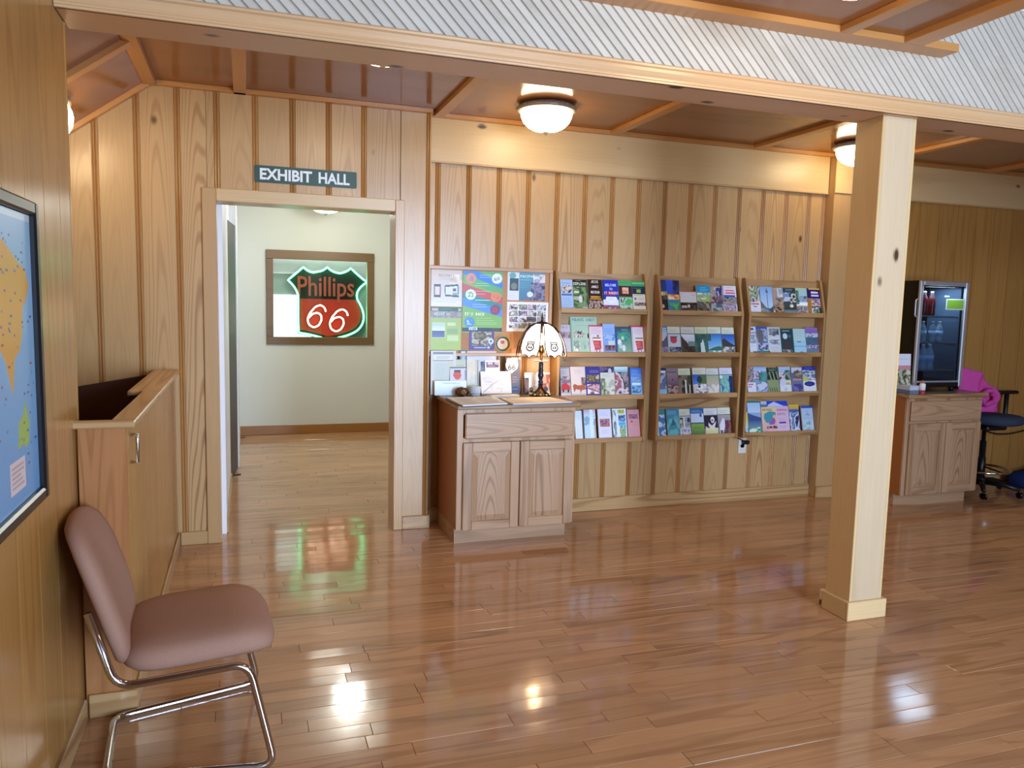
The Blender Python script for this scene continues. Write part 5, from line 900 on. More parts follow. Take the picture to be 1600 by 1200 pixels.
poster('flyer', 'violet blue flyer with a rock picture under the tall green poster', (733.3,772,517.5,546.5), 52, 40, [('b','3c3a8c'),('p',.1,.03,.9,.8,hh('a89a88 5a5440 c8beb0 40402c 887a58'),6),('e',.87,.54,.11,.15,'d0e4f4'),('e',.87,.54,.05,.08,'3878c0'),('r',.2,.84,.7,.92,'a0a4d8'),('e',.78,.88,.06,.07,'b0b8e0')], Y=5.0365, cat='flyer')
rs = thing('round_plaque', 'round gold rimmed plaque low on the pin board beside the lamp', 'plaque', tuple(at(785.3,537.3,'Y',5.034)))
obj('rim', MB().tube([(.054*math.cos(t*math.pi/16), 0, .054*math.sin(t*math.pi/16)) for t in range(32)], .0035, 6, closed=True), plain('gold_rim', 'c8ac6a', .35, .6), rs)
g_, X_, m_ = CV(40, 40, [('b','3c3426'),('e',.5,.5,.36,.36,'d8ccb0'),('r',.38,.28,.62,.5,'c8402c'),('l',.25,.56,.75,.74,2,'705040')]), 0, None
yy, xx = np.mgrid[0:40,0:40]; m_ = ((xx-19.5)/20)**2+((yy-19.5)/20)**2 <= 1
pf = print_mesh('face', g_, .104, .104, 0, paper, 0, m_); pf.parent = rs; pf.location = (0, .002, -.052)
obj('disc', MB().lathe([(.052,0),(.052,.003)], 28).xf(lambda x, y, z: (x, z+.0025, y)), plain('plaque_back', '2c2618', .5), rs)

# ================================================================ things on the cabinet top (its surface is at .88)
TOPZ = .88
def card(name, label, box, Y, W, H, ops, lean=8, t=.003, cat='leaflet', body=None, base=None, zb=TOPZ):
    """a printed sheet standing on the top, seen in the photo within box"""
    x0, x1, y0, y1 = box; le = math.radians(lean); n = (0, -math.cos(le), math.sin(le)); p0 = (0, Y, zb)
    ym = (y0+y1)/2; xm = (x0+x1)/2
    A = atp(x0, ym, p0, n); B = atp(x1, ym, p0, n); T = atp(xm, y0, p0, n)
    o = print_mesh(name, CV(W, H, ops, int(x0*3)), B[0]-A[0], (T[2]-zb)/math.cos(le), t, body or paper, le)
    o.location = ((A[0]+B[0])/2, Y, zb+t*math.sin(le)+.0002); return tag(o, label, cat)
card('document_stand', 'grey green upright document stand at the left end of the oak cabinet', (673,712.5,548,613), 4.998, 44, 60, [('b','c6c8c2'),('r',.1,.04,.88,.08,'70707c'),('r',.12,.08,.86,.22,'d4d6cc'),('l',.22,.13,.8,.2,2,'3c3c40'),('r',.1,.22,.88,.235,'606468'),('r',.14,.26,.7,1,'b9c2b8'),('r',.7,.26,.88,1,'c6c2a0'),('l',.2,.3,.6,.9,12,'a0a8a0')], 2, .015, 'document stand')
card('leaflet', 'small light blue leaflet with dark edges standing at the back of the cabinet', (718,729.5,547.5,612), 5.02, 24, 50, [('b','2c4a68'),('p',.2,.02,.8,.4,hh('a8c8e0 c8dce8 88a8c8'),4),('r',.2,.4,.8,1,'98b8d0')], 2, .004)
card('leaflet', 'leaflet with a red road shield below a grey green heading on the cabinet', (703,728.5,562,614), 4.975, 30, 60, [('b','c4cadc'),('r',0,0,1,.22,'bcc4ae'),('l',.08,.15,.9,.24,1,'3a4048'),('r',0,.22,1,.25,'4a5478'),('r',.25,.3,.65,.36,'30302c'),('v',[(.24,.36),(.66,.36),(.7,.46),(.62,.55),(.46,.58),(.3,.55),(.2,.46)],'c8483c'),('r',.9,.3,1,1,'8a94a8')], 9, .008)
card('display_card', 'pale blue white card lying against the leaflets, front left on the cabinet', (679,729,595,617), 4.952, 50, 24, [('g',0,0,1,1,'dce8f8','c4dcf0'),('l',.25,.1,.85,.28,1,'78a8d0'),('r',.28,.16,.8,.2,'98bcdc'),('l',.3,.45,.8,.6,1,'d8b8b8')], 6, .004, 'card')
card('map_sheet', 'tall bluish white sheet with faint map lines standing behind the plastic cup', (729,775.5,549,613), 5.008, 50, 64, [('b','cdd0e6'),('l',.1,.1,.9,.3,4,'a8acd0'),('l',.2,.2,.6,.3,3,'9098c0'),('p',0,.3,.6,1,hh('d8d8d0 ccccd0 dcdcd8'),4)], 5, .003, 'sheet')
card('leaflet', 'cream folded leaflet standing behind the plastic cup', (729.5,746,563,613), 4.99, 20, 50, [('b','d4d2c2'),('p',.05,.05,.95,.9,hh('d8d6c8 c8c6b4 d0ccb8'),4),('r',.8,0,1,1,'c0beae')], 6, .01)
card('leaflet', 'narrow leaflet with dark blue pictures left of the Have you card', (746.8,757.6,563,613), 4.985, 16, 50, [('b','c8ccd4'),('r',.1,0,.2,1,'586068'),('p',.35,.04,1,.45,hh('384858 6a7a90 28344a'),4),('r',.35,.5,1,1,'8890a0')], 6, .008)
HV = card('leaflet', 'white leaflet headed Have you in white on maroon', (758,781,563,613), 4.976, 44, 60, [('b','e4e2ec'),('r',.08,.05,.94,.22,'68485c'),('t',.2,.065,1,'HAVE YOU','f0eaf0'),('l',.2,.16,.85,.21,1,'e8dce8'),('l',.2,.27,.8,.34,2,'a098a8')], 6, .006)
card('map_card', 'white card with a grey road map leaning in front of the Have you leaflet', (751.5,798.5,580.5,613), 4.935, 60, 38, [('b','e2e2e4'),('l',.02,.05,.95,.1,1,'c0c0c8'),('p',.05,.1,.95,.9,hh('e4e4e4 dcdcde e0e0e4 d0d2d8'),5),('v',[(.05,.88),(.3,.6),(.6,.35),(.62,.38),(.32,.64),(.07,.92)],'b0b4bc'),('v',[(.1,.4),(.5,.5),(.9,.65),(.9,.67),(.5,.53),(.1,.43)],'c0c4cc'),('l',.15,.4,.35,.6,3,'a0a4b0'),('l',.5,.7,.85,.78,1,'9098b0'),('r',0,.96,1,1,'908c88')], 14, .004, 'card')
hd = thing('leaflet_holder', 'dark leaflet holder with a white 66 road shield cutout on its front', 'holder', (0,0,0))
a0 = at(788.5, 600, 'Y', 4.985); a1 = at(812.5, 600, 'Y', 4.985); tz = at(800, 557.5, 'Y', 4.985)[2]
hd.location = ((a0[0]+a1[0])/2, 4.985, TOPZ); wH = a1[0]-a0[0]; hH = tz-TOPZ
obj('box', MB().bbox(-wH/2, .001, 0, wH/2, .03, hH, .002), plain('holder_brown', '5a4438', .5), hd)
f_ = print_mesh('front_sheet', CV(26, 60, [('b','6a6672'),('r',0,0,.5,1,'7a5c48'),('r',.45,0,1,.05,'d8d4d0'),('l',.5,.52,.95,.72,3,'c8c4c8'),('r',.5,.8,.97,.95,'3c5488'),('l',.55,.84,.9,.92,1,'c0c8d8')], 4), wH*.98, hH*.98, 0, paper, 0); f_.parent = hd
shp = [(0,1),(.14,.95),(.3,.98),(.42,.86),(.40,.76),(.47,.62),(.45,.42),(.34,.25),(.17,.16),(0,.02)]
sh = [(x, z) for x, z in shp]+[(-x, z) for x, z in shp[::-1][1:-1]]
s0 = at(791,572,'Y',4.955); s1 = at(810.5,572,'Y',4.955); sz0 = at(800,584.5,'Y',4.955)[2]; sz1 = at(800,559,'Y',4.955)[2]; sw = (s1[0]-s0[0]); scx = (s0[0]+s1[0])/2-hd.location[0]
so = obj('shield_cutout', MB().prism([(scx+x*sw*1.06, sz0-TOPZ+z*(sz1-sz0)) for x, z in sh], 'y', -.016, -.012), whitep, hd)
t6 = text_mesh('lettering', '66', black, hd, (scx, -.0168, sz0-TOPZ+.42*(sz1-sz0)), sw*.6, (sz1-sz0)*.36, depth=.001, off=.004)
obj('tab', MB().box(scx-.01, -.012, sz0-TOPZ+.3*(sz1-sz0), scx+.01, .001, sz0-TOPZ+.5*(sz1-sz0)), whitep, hd)
# books and papers lying on the top
def quad_slab(name, label, px, z0, t, mats, cat, inset=.006, cover=.004, rule=None):
    P = [at(x, y, 'Z', z0+t)[:2] for x, y in px]; c = np.mean(P, 0); root = thing(name, label, cat, (c[0], c[1], z0))
    Q = [(p[0]-c[0], p[1]-c[1]) for p in P]
    obj('cover', MB().prism(Q, 'z', 0, cover), mats[0], root)
    k = 1-inset/.12
    obj('pages', MB().prism([(x*k, y*k) for x, y in Q], 'z', cover, t), mats[1], root)
    if rule:
        mb = MB(); q = [np.array(p)*k for p in Q]
        for (s0, s1) in rule:
            for i in range(9):
                v = .12+.085*i; a = q[3]*(1-v)+q[0]*v; b = q[2]*(1-v)+q[1]*v
                p0 = a*(1-s0)+b*s0; e = s1-(s1-s0)*.25*((i*7)%4)/4; p1 = a*(1-e)+b*e; d = (q[0]-q[3])*.012
                mb.add([(*p0,t+.0006),(*p1,t+.0006),(*(p1+d),t+.0006),(*(p0+d),t+.0006)], [(0,1,2,3)])
        tag(obj('handwriting_lines', mb, ink, root), kind='stuff')
    return root, Q
ink = plain('blue_grey_ink', '8a90a8', .7)
navy = plain('navy_cover', '1e2430', .4)
page = plain('page', 'e0dee2', .7, spec=.2)
gb, Q = quad_slab('guest_book', 'open black guest book with ruled white pages, left on the cabinet top', [(695,620.5),(773,618.8),(795.5,630),(722,633.5)], TOPZ, .012, (navy, page), 'book', rule=((.08,.46),(.54,.92)))
for s in (.28, .5, .72): obj('ring', MB().tube([(Q[0][0]*(1-s)+Q[1][0]*s+.0+.004*math.cos(a), Q[0][1]*(1-s)+Q[1][1]*s-.055+.012*math.cos(a), .012+.006*math.sin(a)) for a in (0, .8, 1.57, 2.3, 3.14)], .0015, 6), chrome, gb)
quad_slab('guest_book', 'open cream guest book with a blue edge, right on the cabinet top below the lamp', [(779,621.8),(857,619.6),(897,627.5),(800,631)], TOPZ, .011, (plain('blue_cover', '6a76a8', .5), plain('cream_page', 'ddd0bf', .7, spec=.2)), 'book', rule=((.06,.47),(.53,.94)))
quad_slab('paper_stack', 'stack of curled cream papers behind the open guest books', [(759,617.2),(807,615.7),(813,617.3),(767,618.6)], TOPZ, .018, (plain('grey_card', '8a8884', .6), plain('cream_paper', 'd6d2c6', .7, spec=.2)), 'papers')
# plastic cup, toy
c_ = at(743, 606, 'Y', 4.905)
pc = thing('plastic_cup', 'stacked clear plastic cups beside the small brown toy on the cabinet', 'cup', (c_[0], c_[1], TOPZ))
prof = [(.030,.001),(.031,.004)]
for k in range(5): prof += [(.032+.001*k,.02+.009*k),(.036+.001*k,.022+.009*k),(.036+.001*k,.025+.009*k),(.033+.001*k,.027+.009*k)]
obj('stack', MB().lathe(prof, 24), plain('clear_plastic', 'dfe8ee', .15, Transmission_Weight=.35, IOR=1.2), pc)
t_ = at(721.5, 608, 'Y', 4.89)
ty = thing('furry_toy', 'small brown furry toy animal on the cabinet, left of the plastic cups', 'toy', (t_[0], t_[1], TOPZ))
fur = fabric('brown_fur', '4a2c1c', '7a5234')
mb = MB()
for i in range(140):
    a, b = mr.random()*6.283, math.acos(1-mr.random()*1.7); d = np.array([math.sin(b)*math.cos(a), math.sin(b)*math.sin(a), math.cos(b)])
    p = d*np.array([.042,.03,.028])+np.array([0,0,.028]); q = p+d*.010+np.array([.004,0,-.002]); s_ = .004
    mb.add([p+[s_,0,0], p+[-s_,s_,0], p+[0,-s_,s_], q], [(0,1,3),(1,2,3),(2,0,3)])
obj('body', MB().ell((0,0,.028), .042, .03, .0275), fur, ty); tag(obj('fur', mb, fur, ty), kind='stuff')
obj('head', MB().ell((.004,-.030,.03), .02, .02, .018), fabric('tan_fur', '8a6040', 'a88058'), ty)
obj('ear', MB().ell((-.016,-.024,.048), .007, .004, .007), fur, ty); obj('ear', MB().ell((.022,-.024,.048), .007, .004, .007), fur, ty)
obj('eye', MB().ell((-.004,-.0485,.036), .003, .003, .003), blackgloss, ty); obj('eye', MB().ell((.012,-.0485,.036), .003, .003, .003), blackgloss, ty); obj('nose', MB().ell((.004,-.051,.028), .004, .003, .003), blackgloss, ty)
# fan of brown cards with a white rounded card, behind the lamp foot
bk = card('card_stack', 'stack of brown picture cards behind the left side of the lamp foot', (817.5,830,588,613), 4.965, 16, 24, [('p',0,0,1,1,hh('4a2c20 7a4a38 2c1c18 a07058'),5)], 4, .03, 'cards')
yy, xx = np.mgrid[0:40,0:60]; 
x0_, x1_ = at(819.5,590,'Y',4.94), at(859,590,'Y',4.94)
wc = card('picture_card', 'white card with an old car standing behind the lamp foot', (819.5,859,582,613), 4.94, 60, 44, [('b','e8e4e0'),('p',0,.25,.16,1,hh('6a4034 3c2420 8a6050'),4),('l',.3,.35,.6,.55,3,'b0a8a0'),('e',.26,.78,.07,.1,'302c34'),('e',.26,.78,.035,.05,'c0c0c8'),('r',.2,.86,.5,.94,'484450'),('p',.7,.1,1,.9,hh('c8603c a85030 e0b090'),3),('e',.84,.78,.09,.12,'383440'),('r',.35,.62,.55,.66,'c8c0b8')], 5, .003, 'card')

# ---- table lamp with a six panel shade
lx, ly = 1.866, 4.842
lp = thing('table_lamp', 'lit table lamp with white shield printed shade panels on the oak cabinet', 'lamp', (lx, ly, TOPZ))
obj('foot', MB().lathe([(.072,0),(.074,.006),(.068,.012),(.058,.016),(.05,.022),(.034,.034),(.022,.046),(.016,.058),(.013,.07)], 28), bronze, lp)
mb = MB()
for i in range(10):
    a = 2*math.pi*i/10; mb.ell((.066*math.cos(a), .066*math.sin(a), .012), .011, .011, .007, n=8, k=5)
tag(obj('foot_beads', mb, plain('pale_gold', 'b8a478', .3, .9), lp), kind='stuff')
obj('column', MB().lathe([(.013,.0705),(.018,.078),(.013,.086),(.019,.094),(.013,.102),(.012,.11),(.017,.125),(.020,.14),(.016,.155),(.0135,.165),(.019,.172),(.014,.18),(.015,.2),(.015,.222),(.008,.226)], 22), plain('dark_marbled_glass', '2c2c38', .12, .5), lp)
obj('cup', MB().lathe([(.008,.2265),(.045,.232),(.050,.238),(.046,.24),(.010,.236)], 22), plain('pale_cup', 'd8ccc0', .25, .6), lp)
obj('socket', MB().lathe([(.009,.2405),(.009,.285),(.016,.29),(.016,.335),(.010,.34)], 16), bronze, lp)
obj('bulb', MB().lathe([(.010,.3405),(.016,.352),(.027,.375),(.029,.392),(.022,.41),(.008,.42)], 18), emit('lamp_bulb', 'ffe2b0', 10), lp)
for s_ in (-1, 1): obj('harp', MB().tube(round_path([(s_*.012,0,.30),(s_*.046,0,.34),(s_*.046,0,.44),(0,0,.492)], .03, 4), .0025, 6), bronze, lp)
obj('cap', MB().lathe([(.050,.478),(.046,.487),(.028,.495),(.010,.499)], 20), bronze, lp)
obj('finial', MB().lathe([(.008,.4995),(.010,.505),(.005,.512),(.009,.522),(.004,.54),(.002,.556)], 12), bronze, lp)
panelm = emit('lit_shade_panel', 'fff3e0', 1.25); shp_ink = plain('shade_print', '5a4a40', .6)
BP = [(.050,.482),(.085,.462),(.118,.425),(.142,.375),(.158,.325),(.166,.285)]       # radius, height down the panel
TAPER = {.482: .8, .462: .95, .425: 1, .375: 1, .325: .93, .285: .70}
def shade_pt(r, z, s, da):            # s in -1..1 across the panel
    hw_ = r*math.tan(math.radians(25)); x = r; y = s*hw_
    return (x*math.cos(da)-y*math.sin(da), x*math.sin(da)+y*math.cos(da), z)
for i in range(6):
    da = math.radians(-90-19+60*i-30+.0)
    V = []; F = []; S = [-1,-.66,-.33,0,.33,.66,1]
    for k, (r, z) in enumerate(BP):
        for s_ in S:
            zz = z-(.012*(1-(s_**2))+.010*math.cos(s_*6.3)) if k == len(BP)-1 else z
            V.append(shade_pt(r, zz, s_*TAPER[z], da))
    n = len(S)
    V2 = [(x*.985, y*.985, z-.001) for x, y, z in V]; m0 = len(V)
    for k in range(len(BP)-1):
        for j in range(n-1):
            a = k*n+j; F.append((a,a+1,a+n+1,a+n)); F.append((m0+a+n,m0+a+n+1,m0+a+1,m0+a))
    for j in range(n-1):
        F.append((j+1,j,m0+j,m0+j+1)); a = (len(BP)-1)*n+j; F.append((a,a+1,m0+a+1,m0+a))
    for k in range(len(BP)-1):
        a = k*n; F.append((a,a+n,m0+a+n,m0+a)); a += n-1; F.append((a+n,a,m0+a,m0+a+n))
    pn = obj('shade_panel', MB().add(V+V2, F), panelm, lp)
    o3 = pn.location
    q_ = [V[k*n] for k in range(len(BP))]+[V[(len(BP)-1)*n+j] for j in range(1, n-1)]+[V[k*n+n-1] for k in range(len(BP)-1, -1, -1)]
    obj('edge_bead', MB().tube([(x-o3[0], y-o3[1], z-o3[2]) for x, y, z in q_], .0032, 6), bronze, pn)
    # small shield print on the panel
    def on_panel(u, v):       # u across (metres), v up from .345
        z = .340+v
        for (ra, za), (rb, zb_) in zip(BP[:-1], BP[1:]):
            if zb_ <= z <= za: t = (za-z)/(za-zb_); r = ra+(rb-ra)*t
        p = shade_pt(r+.0025, z, u/(r*math.tan(math.radians(25))), da); return (p[0]-o3[0], p[1]-o3[1], p[2]-o3[2])
    mb = MB()
    def strip(pts, w=.004):
        for (ua, va), (ub, vb) in zip(pts[:-1], pts[1:]):
            L_ = math.hypot(ub-ua, vb-va); nx, ny = -(vb-va)/L_*w/2, (ub-ua)/L_*w/2
            mb.add([on_panel(ua+nx, va+ny), on_panel(ub+nx, vb+ny), on_panel(ub-nx, vb-ny), on_panel(ua-nx, va-ny)], [(0,1,2,3)])
    strip([(-.024,.026),(.024,.026),(.024,.014),(-.024,.014),(-.024,.026)], .006)
    strip([(-.016,.012),(-.026,-.004),(-.022,-.022),(0,-.032),(.022,-.022),(.026,-.004),(.016,.012)], .009)
    strip([(-.008,.004),(-.012,-.008),(-.006,-.016),(-.002,-.009),(-.011,-.007)], .006); strip([(.010,.004),(.004,-.008),(.009,-.016),(.014,-.009),(.005,-.007)], .006)
    obj('shield_print', mb, shp_ink, pn)
for i in range(6):
    da = math.radians(-90-19+60*i)
    pts = [(r*1.06*math.cos(da), r*1.06*math.sin(da), z+.002) for r, z in BP]
    obj('rib', MB().tube(pts, .003, 6), bronze, lp)
    obj('pull_drop', MB().lathe([(.001,0),(.004,.004),(.002,.012),(.001,.03)], 8, c=(pts[-1][0], pts[-1][1], .245)), bronze, lp)
pl = bpy.data.lights.new('lamp_glow', 'POINT'); pl.energy = 4.5; pl.color = (1, .62, .30); pl.shadow_soft_size = .03
po = bpy.data.objects.new('lamp_glow', pl); COL.objects.link(po); po.location = (lx, ly, TOPZ+.25); po.location.z = TOPZ+.31; po.location.y -= .034

# ---- wall socket with a black plug
so_ = at(1159.5, 696.5, 'Y', YB-.004)
ol = thing('wall_socket', 'white wall socket below the gap between the middle and right racks', 'socket', tuple(so_))
obj('plate', MB().prism(rrect(.07,.115,.006), 'y', -.003, .003), plain('ivory_plastic', 'dcdad2', .4), ol)
for z in (-.022, .022): obj('outlet', MB().prism(rrect(.034,.028,.012), 'y', -.006, -.0031), plain('outlet_white', 'ece9e2', .35), ol)
pg = thing('plug_adapter', 'black plug adapter in the wall socket with its cord behind the rack', 'plug', (so_[0]+.01, so_[1]-.012, so_[2]+.035))
obj('adapter', MB().bbox(-.022, -.035, -.018, .026, .003, .012, .005), black, pg)
obj('cord', MB().tube(round_path([(-.015,-.016,.008),(-.06,-.012,.03),(-.085,.0,.035),(-.10,.006,.042)], .02, 4), .004, 8), black, pg)
# ================================================================ drinks cooler and the corner behind the post
FX0, FX1, FY, FYB, FZ0, FZ1 = 4.882, 5.372, 4.655, 5.025, .915, 1.738
fg = thing('drinks_cooler', 'tall black countertop drinks cooler with a steel framed glass door', 'cooler', ((FX0+FX1)/2, 4.84, .88)); G = lambda m: m.xf(loc(None, fg))
cab = MB().box(FX0, FY+.03, FZ0, FX0+.035, FYB, FZ1).box(FX1-.035, FY+.03, FZ0, FX1, FYB, FZ1).box(FX0+.035, FY+.03, FZ1-.035, FX1-.035, FYB, FZ1).box(FX0+.035, FY+.03, FZ0, FX1-.035, FYB, FZ0+.05).box(FX0+.035, FYB-.03, FZ0+.05, FX1-.035, FYB, FZ1-.035)
obj('cabinet', G(cab), blackgloss, fg)
dgrey = plain('cooler_lining', '5a6c80', .4)
obj('lining', G(MB().box(FX1-.045, FY+.035, FZ0+.05, FX1-.0355, FYB-.031, FZ1-.04)), dgrey, fg)
for a in ((FX0, FY, FZ0+.0, FX0+.034, FY+.028, FZ1), (FX1-.034, FY, FZ0, FX1, FY+.028, FZ1)): obj('door_stile', G(MB().bbox(*a, .006)), steel, fg)
for a in ((FX0+.034, FY, FZ1-.036, FX1-.034, FY+.028, FZ1), (FX0+.034, FY, FZ0+.035, FX1-.034, FY+.028, FZ0+.05)): obj('door_rail', G(MB().bbox(*a, .005)), steel, fg)
obj('kick_panel', G(MB().bbox(FX0+.034, FY, FZ0, FX1-.034, FY+.028, FZ0+.034, .004)), black, fg)
obj('glass', G(MB().box(FX0+.035, FY+.012, FZ0+.05, FX1-.035, FY+.016, FZ1-.036)), fridge_glass, fg)
obj('handle', G(MB().tube(round_path([(FX0-.002,FY+.018,FZ1-.14),(FX0-.022,FY+.018,FZ1-.15),(FX0-.022,FY+.018,FZ1-.27),(FX0-.002,FY+.018,FZ1-.28)], .012, 3), .006, 8), ), steel, fg)
for x in (FX0+.04, FX1-.04):
    for y in (FY+.06, FYB-.05): obj('foot', G(MB().lathe([(.016,.8805),(.018,.9148)], 12, c=(x, y, 0))), black, fg)
SH = (1.045, 1.262, 1.47)
fl_ = bpy.data.lights.new('cooler_fill_light', 'AREA'); fl_.size = .3; fl_.energy = 5; fl_.color = (.75, .87, 1); fo_ = bpy.data.objects.new('cooler_fill_light', fl_); COL.objects.link(fo_); fo_.location = ((FX0+FX1)/2, FY+.10, FZ1-.045)  # unseen light added so the bottles inside show
for z in SH:
    mb = MB()
    for x in np.linspace(FX0+.05, FX1-.05, 9): mb.box(x-.002, FY+.05, z-.004, x+.002, FYB-.04, z)
    mb.box(FX0+.036, FY+.046, z-.006, FX1-.046, FY+.05, z)
    obj('wire_shelf', G(mb), steel, fg)
lg = obj('badge', G(MB().box(5.135, FY-.001, 1.617, 5.17, FY+.0115, 1.629)), plain('badge_white', 'c8d4dc', .4), fg)
lb = obj('green_sticker', G(MB().box(5.155, FY+.008, 1.52, 5.335, FY+.0115, 1.605)), plain('sticker_border', 'd8e0d8', .5), fg)
obj('sticker_field', MB().box(-.082, -.0032, -.034, .082, -.0019, .034), plain('sticker_green', '7cb43c', .5), lb)
waterm = plain('water_bottle_plastic', 'b8ccdc', .1, Transmission_Weight=.3, IOR=1.2); capm = plain('bottle_cap', 'e4e8ec', .4); redm = plain('red_drink', '6a1c20', .2); labelm = plain('bottle_label', 'c4dcf0', .4)
def bottle(name, x, y, z, h, r, body, cap, label, group, band=True, bandm=None):
    t = thing(name, label, 'bottle', (x, y, z+.0005), 0, group)
    obj('body', MB().lathe([(r*.8,0),(r,.008),(r,h*.2),(r*.93,h*.25),(r,h*.3),(r,h*.6),(r*.75,h*.75),(r*.4,h*.86),(r*.36,h*.92)], 18), body, t)
    obj('cap', MB().lathe([(r*.42,h*.9205),(r*.42,h*.995),(r*.3,h)], 12), cap, t)
    if band: obj('label', MB().lathe([(r*1.02,h*.33),(r*1.02,h*.56)], 18), bandm or labelm, t)
    return t
for k, xx_ in enumerate((5.02, 5.115, 5.19)):
    bottle('soda_bottle', xx_, FY+.085, SH[1], .165, .027, waterm, capm, ('white bottle, leftmost on the middle shelf of the drinks cooler', 'white bottle in the middle of the cooler shelf', 'white bottle, rightmost on the middle shelf of the drinks cooler')[k], 'white bottles on the middle cooler shelf')
for k, (xx_, c) in enumerate(((4.955, redm), (5.03, redm), (5.105, redm))):
    bottle('soda_bottle', xx_, FY+.10, SH[2], .19, .029, c, capm, ('dark red bottle, leftmost on the top shelf of the drinks cooler', 'dark red bottle in the middle of the top cooler shelf', 'dark red bottle, rightmost on the top shelf of the drinks cooler')[k], 'dark red bottles on the top cooler shelf', False)
for k, (xx_, yy_) in enumerate(((4.96, .08), (5.03, .08), (5.10, .08))):
    bottle('water_bottle', xx_, FY+yy_, SH[0], .205, .034, waterm, capm, ('water bottle, leftmost on the bottom shelf of the drinks cooler', 'water bottle in the middle of the bottom cooler shelf', 'water bottle, rightmost on the bottom shelf of the drinks cooler')[k], 'water bottles on the bottom cooler shelf', True, plain('water_label%d' % k, '9cc0e4', .4))
# things on the right cabinet, left of the cooler
card('picture_card', 'upright picture card with a white top beside the cooler, half behind the post', (1398,1423,553,590), 4.64, 40, 56, [('b','e4e6f0'),('r',0,.38,1,.5,'d0909c'),('p',0,.5,1,1,hh('4a4a30 c8c8b0 283020 a0a078 d8d4c0'),5),('l',.1,.15,.85,.22,1,'7888c0')], 4, .004, 'card', zb=.94)
quad_slab('paper_stack', 'stack of papers under the picture card beside the cooler', [project((4.72,4.75,.94))[:2],project((4.848,4.75,.94))[:2],project((4.848,4.53,.94))[:2],project((4.72,4.53,.94))[:2]], .88, .06, (plain('stack_grey', '6a7890', .6), plain('stack_white', 'c4ccd8', .7, spec=.2)), 'papers', .004, .03)
sb = at(1426.5, 612, 'Z', .88)
sp = thing('spray_bottle', 'small white and red bottle at the front left corner of the right cabinet', 'bottle', (4.825, 4.518, .88))
obj('body', MB().lathe([(.020,0),(.021,.004),(.021,.032)], 18), plain('red_plastic', 'a83040', .35), sp)
obj('label', MB().lathe([(.0215,.0325),(.0215,.075),(.016,.084)], 18), whitep, sp)
obj('cap', MB().lathe([(.011,.0845),(.011,.10),(.008,.104)], 12), plain('pink_cap', 'c86068', .4), sp)
# ---- drafting stool, turned to the right; its back is hidden by the cooler and the jacket
SX, SY = 5.83, 4.80
st = thing('drafting_stool', 'black drafting stool with a blue grey seat and foot ring beside the cooler cabinet', 'stool', (SX, SY, 0))
seatf = fabric('blue_grey_seat', '2e3648', '434e64')
obj('seat', pad(.24, .215, 2.5, [(.06,0),(.02,.004),(.004,.018),(0,.035),(.004,.052),(.02,.068),(.05,.078),(.1,.082),(.15,.083),(.19,.083)], lambda x, y, h: (x*.85-y*.35+.055, y*.8+x*.3-.06, .590+h-.04*max(0, (x-.1)/.14)**2)), seatf, st)
obj('seat_plate', MB().bbox(-.12, -.13, .545, .10, .11, .589, .012), black, st)
obj('column', MB().lathe([(.032,.10),(.030,.30),(.024,.302),(.024,.44),(.016,.442),(.016,.545)], 16), black, st)
obj('foot_ring', MB().tube([(.215*math.cos(a*math.pi/20), .215*math.sin(a*math.pi/20), .205) for a in range(40)], .011, 8, closed=True), chrome, st)
for k in range(3):
    a = 2*math.pi*k/3+.5; obj('ring_spoke', MB().tube([(.03*math.cos(a), .03*math.sin(a), .225), (.21*math.cos(a), .21*math.sin(a), .207)], .007, 6), black, st)
obj('hub', MB().lathe([(.05,.075),(.05,.125),(.034,.14)], 16), black, st)
for k in range(5):
    a = math.radians(-62-72*k); LR = .29 if math.sin(a) < .5 else .20
    lg_ = obj('leg', MB().tube([(.03*math.cos(a), .03*math.sin(a), .10), (LR*.62*math.cos(a), LR*.62*math.sin(a), .092), (LR*math.cos(a), LR*math.sin(a), .070)], [.026,.021,.016], 8), black, st)
    o3 = lg_.location; cx, cy = LR*math.cos(a)-o3[0], LR*math.sin(a)-o3[1]
    obj('caster', MB().lathe([(.012,-.011),(.0265,-.010),(.0265,.010),(.012,.011)], 14).xf(lambda x, y, z: (cx+z*math.cos(a+1), cy+z*math.sin(a+1)+x, .027+y-o3[2])), blackgloss, lg_)
ap = at(1571, 640, 'Y', 4.97); ax, ay = ap[0]-SX, 4.97-SY
ar = obj('arm_post', MB().tube(round_path([(.03,.06,.567),(ax,ay,.567),(ax,ay,.805)], .04, 4), .020, 8), black, st)
obj('arm_pad', MB().bbox(ax-.12-ar.location.x, ay-.03-ar.location.y, .806-ar.location.z, ax+.115-ar.location.x, ay+.03-ar.location.y, .836-ar.location.z, .011), black, ar)
obj('back_post', MB().tube(round_path([(-.02,.08,.56),(-.03,.165,.565),(-.03,.175,.78)], .05, 4), .014, 8), black, st)
obj('backrest', pad(.15, .11, 3, [(.04,-.012),(.008,-.010),(0,0),(.008,.010),(.04,.012),(.07,.012)], lambda x, y, h: (-.03+x*.98+h*.2, .165+x*.2-h*.98, .84+y)), seatf, st)
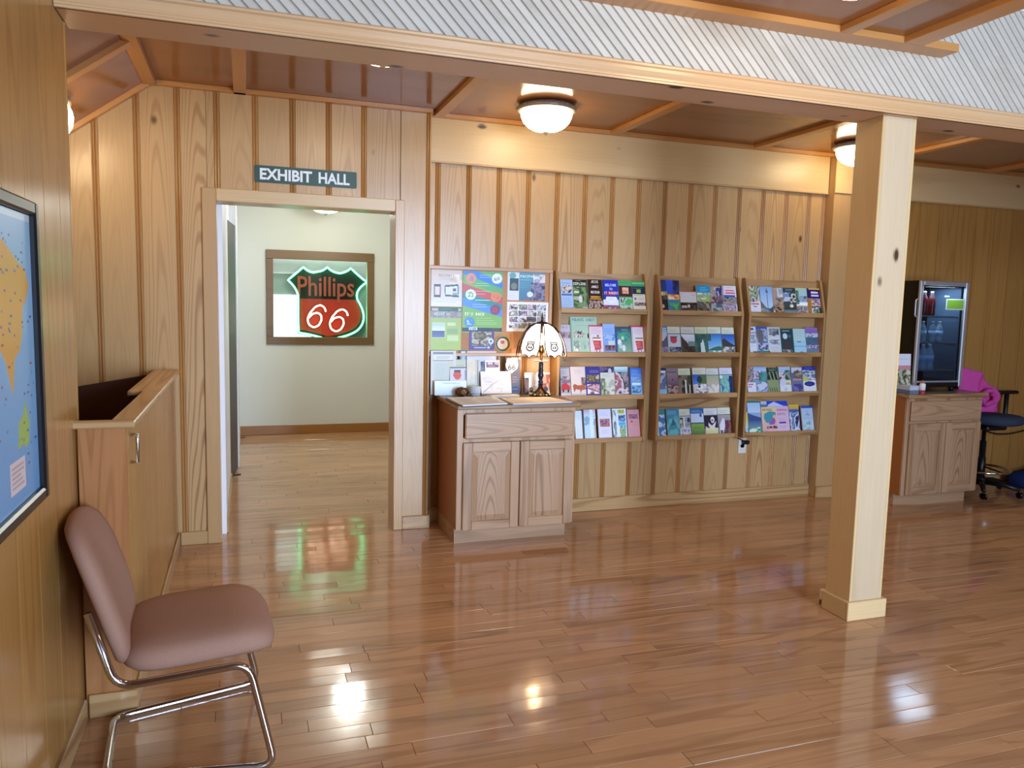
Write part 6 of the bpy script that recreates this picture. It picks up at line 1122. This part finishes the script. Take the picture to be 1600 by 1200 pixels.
# ---- pink jacket hung over the stool back
pk = fabric('pink_cloth', 'd03a98', 'e86ab8')
jk = thing('pink_jacket', 'bright pink jacket draped over the stool back behind the drinks cooler', 'jacket', (5.825, 4.90, .9))
nx_, nz_ = 30, 24; V = []; F = []
for j in range(nz_):
    v = j/(nz_-1)
    for i in range(nx_):
        u = i/(nx_-1)
        x = -.205+.43*u+.010*math.sin(v*9+u*5)*min(1, u*3)
        top = .155-.19*max(0, u-.08)**1.3-.03*math.sin(u*9)*u
        low = -.012 if x < -.30 else -.012-.22*min(1, (x+.30)/.05)
        z = top*(1-v)+low*v
        y = .0+.020*math.sin(u*10+v*2.5)+.008*math.sin(u*21+v*7)-.045*v*(1-u*.4)
        V.append((x, y, z))
n0 = len(V); V += [(x, y+.010, z) for x, y, z in V]
for j in range(nz_-1):
    for i in range(nx_-1):
        a = j*nx_+i; F.append((a, a+nx_, a+nx_+1, a+1)); F.append((n0+a+1, n0+a+nx_+1, n0+a+nx_, n0+a))
for j in range(nz_-1):
    a = j*nx_; F.append((a, n0+a, n0+a+nx_, a+nx_)); a += nx_-1; F.append((a+nx_, n0+a+nx_, n0+a, a))
for i in range(nx_-1): F.append((i+1, n0+i+1, n0+i, i)); a = (nz_-1)*nx_+i; F.append((a, n0+a, n0+a+1, a+1))
obj('body', MB().add(V, F, 0, True), pk, jk, keep=True)
cu_ = [(.03+.075*math.cos(t)*(1+.18*math.sin(5*t)), -.045+.02*math.sin(t*3), -.105+.055*math.sin(t)*(1+.2*math.cos(4*t))) for t in np.linspace(0, 6.283, 22)[:-1]]
obj('ruffled_cuff', MB().tube([(x+.05, y, z) for x, y, z in cu_], .020, 8, closed=True), pk, jk)
obj('hanging_sleeve', MB().tube([(.06,.03,-.22),(.065,.04,-.32),(.05,.045,-.42),(.055,.04,-.52)], [.045,.04,.034,.026], 10), pk, jk)
# ---- cord along the wall, folded bag
cz = [tuple(at(x, y, 'Y', 5.03)) for x, y in ((1533,668),(1545,675),(1560,678.5),(1580,677.5),(1600,673),(1640,664))]
tag(obj('extension_lead', MB().tube(round_path(cz, .03, 3), .006, 8), black), 'thin black lead sagging along the wall behind the stool', 'cable')
bgp = at(1592, 768, 'Z', 0)
bg = thing('blue_bag', 'dark blue cloth bag on the floor behind the stool at the right edge', 'bag', (6.56, 4.86, 0))
blue = fabric('navy_cloth', '1c2a58', '2c3c70')
obj('body', pad(.26, .15, 3, [(.05,0),(.01,.01),(0,.05),(.01,.10),(.05,.135),(.1,.14)], lambda x, y, h: (x, y, .002+h*(1+.1*math.sin(x*14)))), blue, bg)
obj('strap', MB().tube(round_path([(-.15,-.155,.05),(-.12,-.16,.15),(.02,-.12,.165),(.12,-.16,.14),(.15,-.155,.05)], .05, 4), .010, 6), blue, bg)
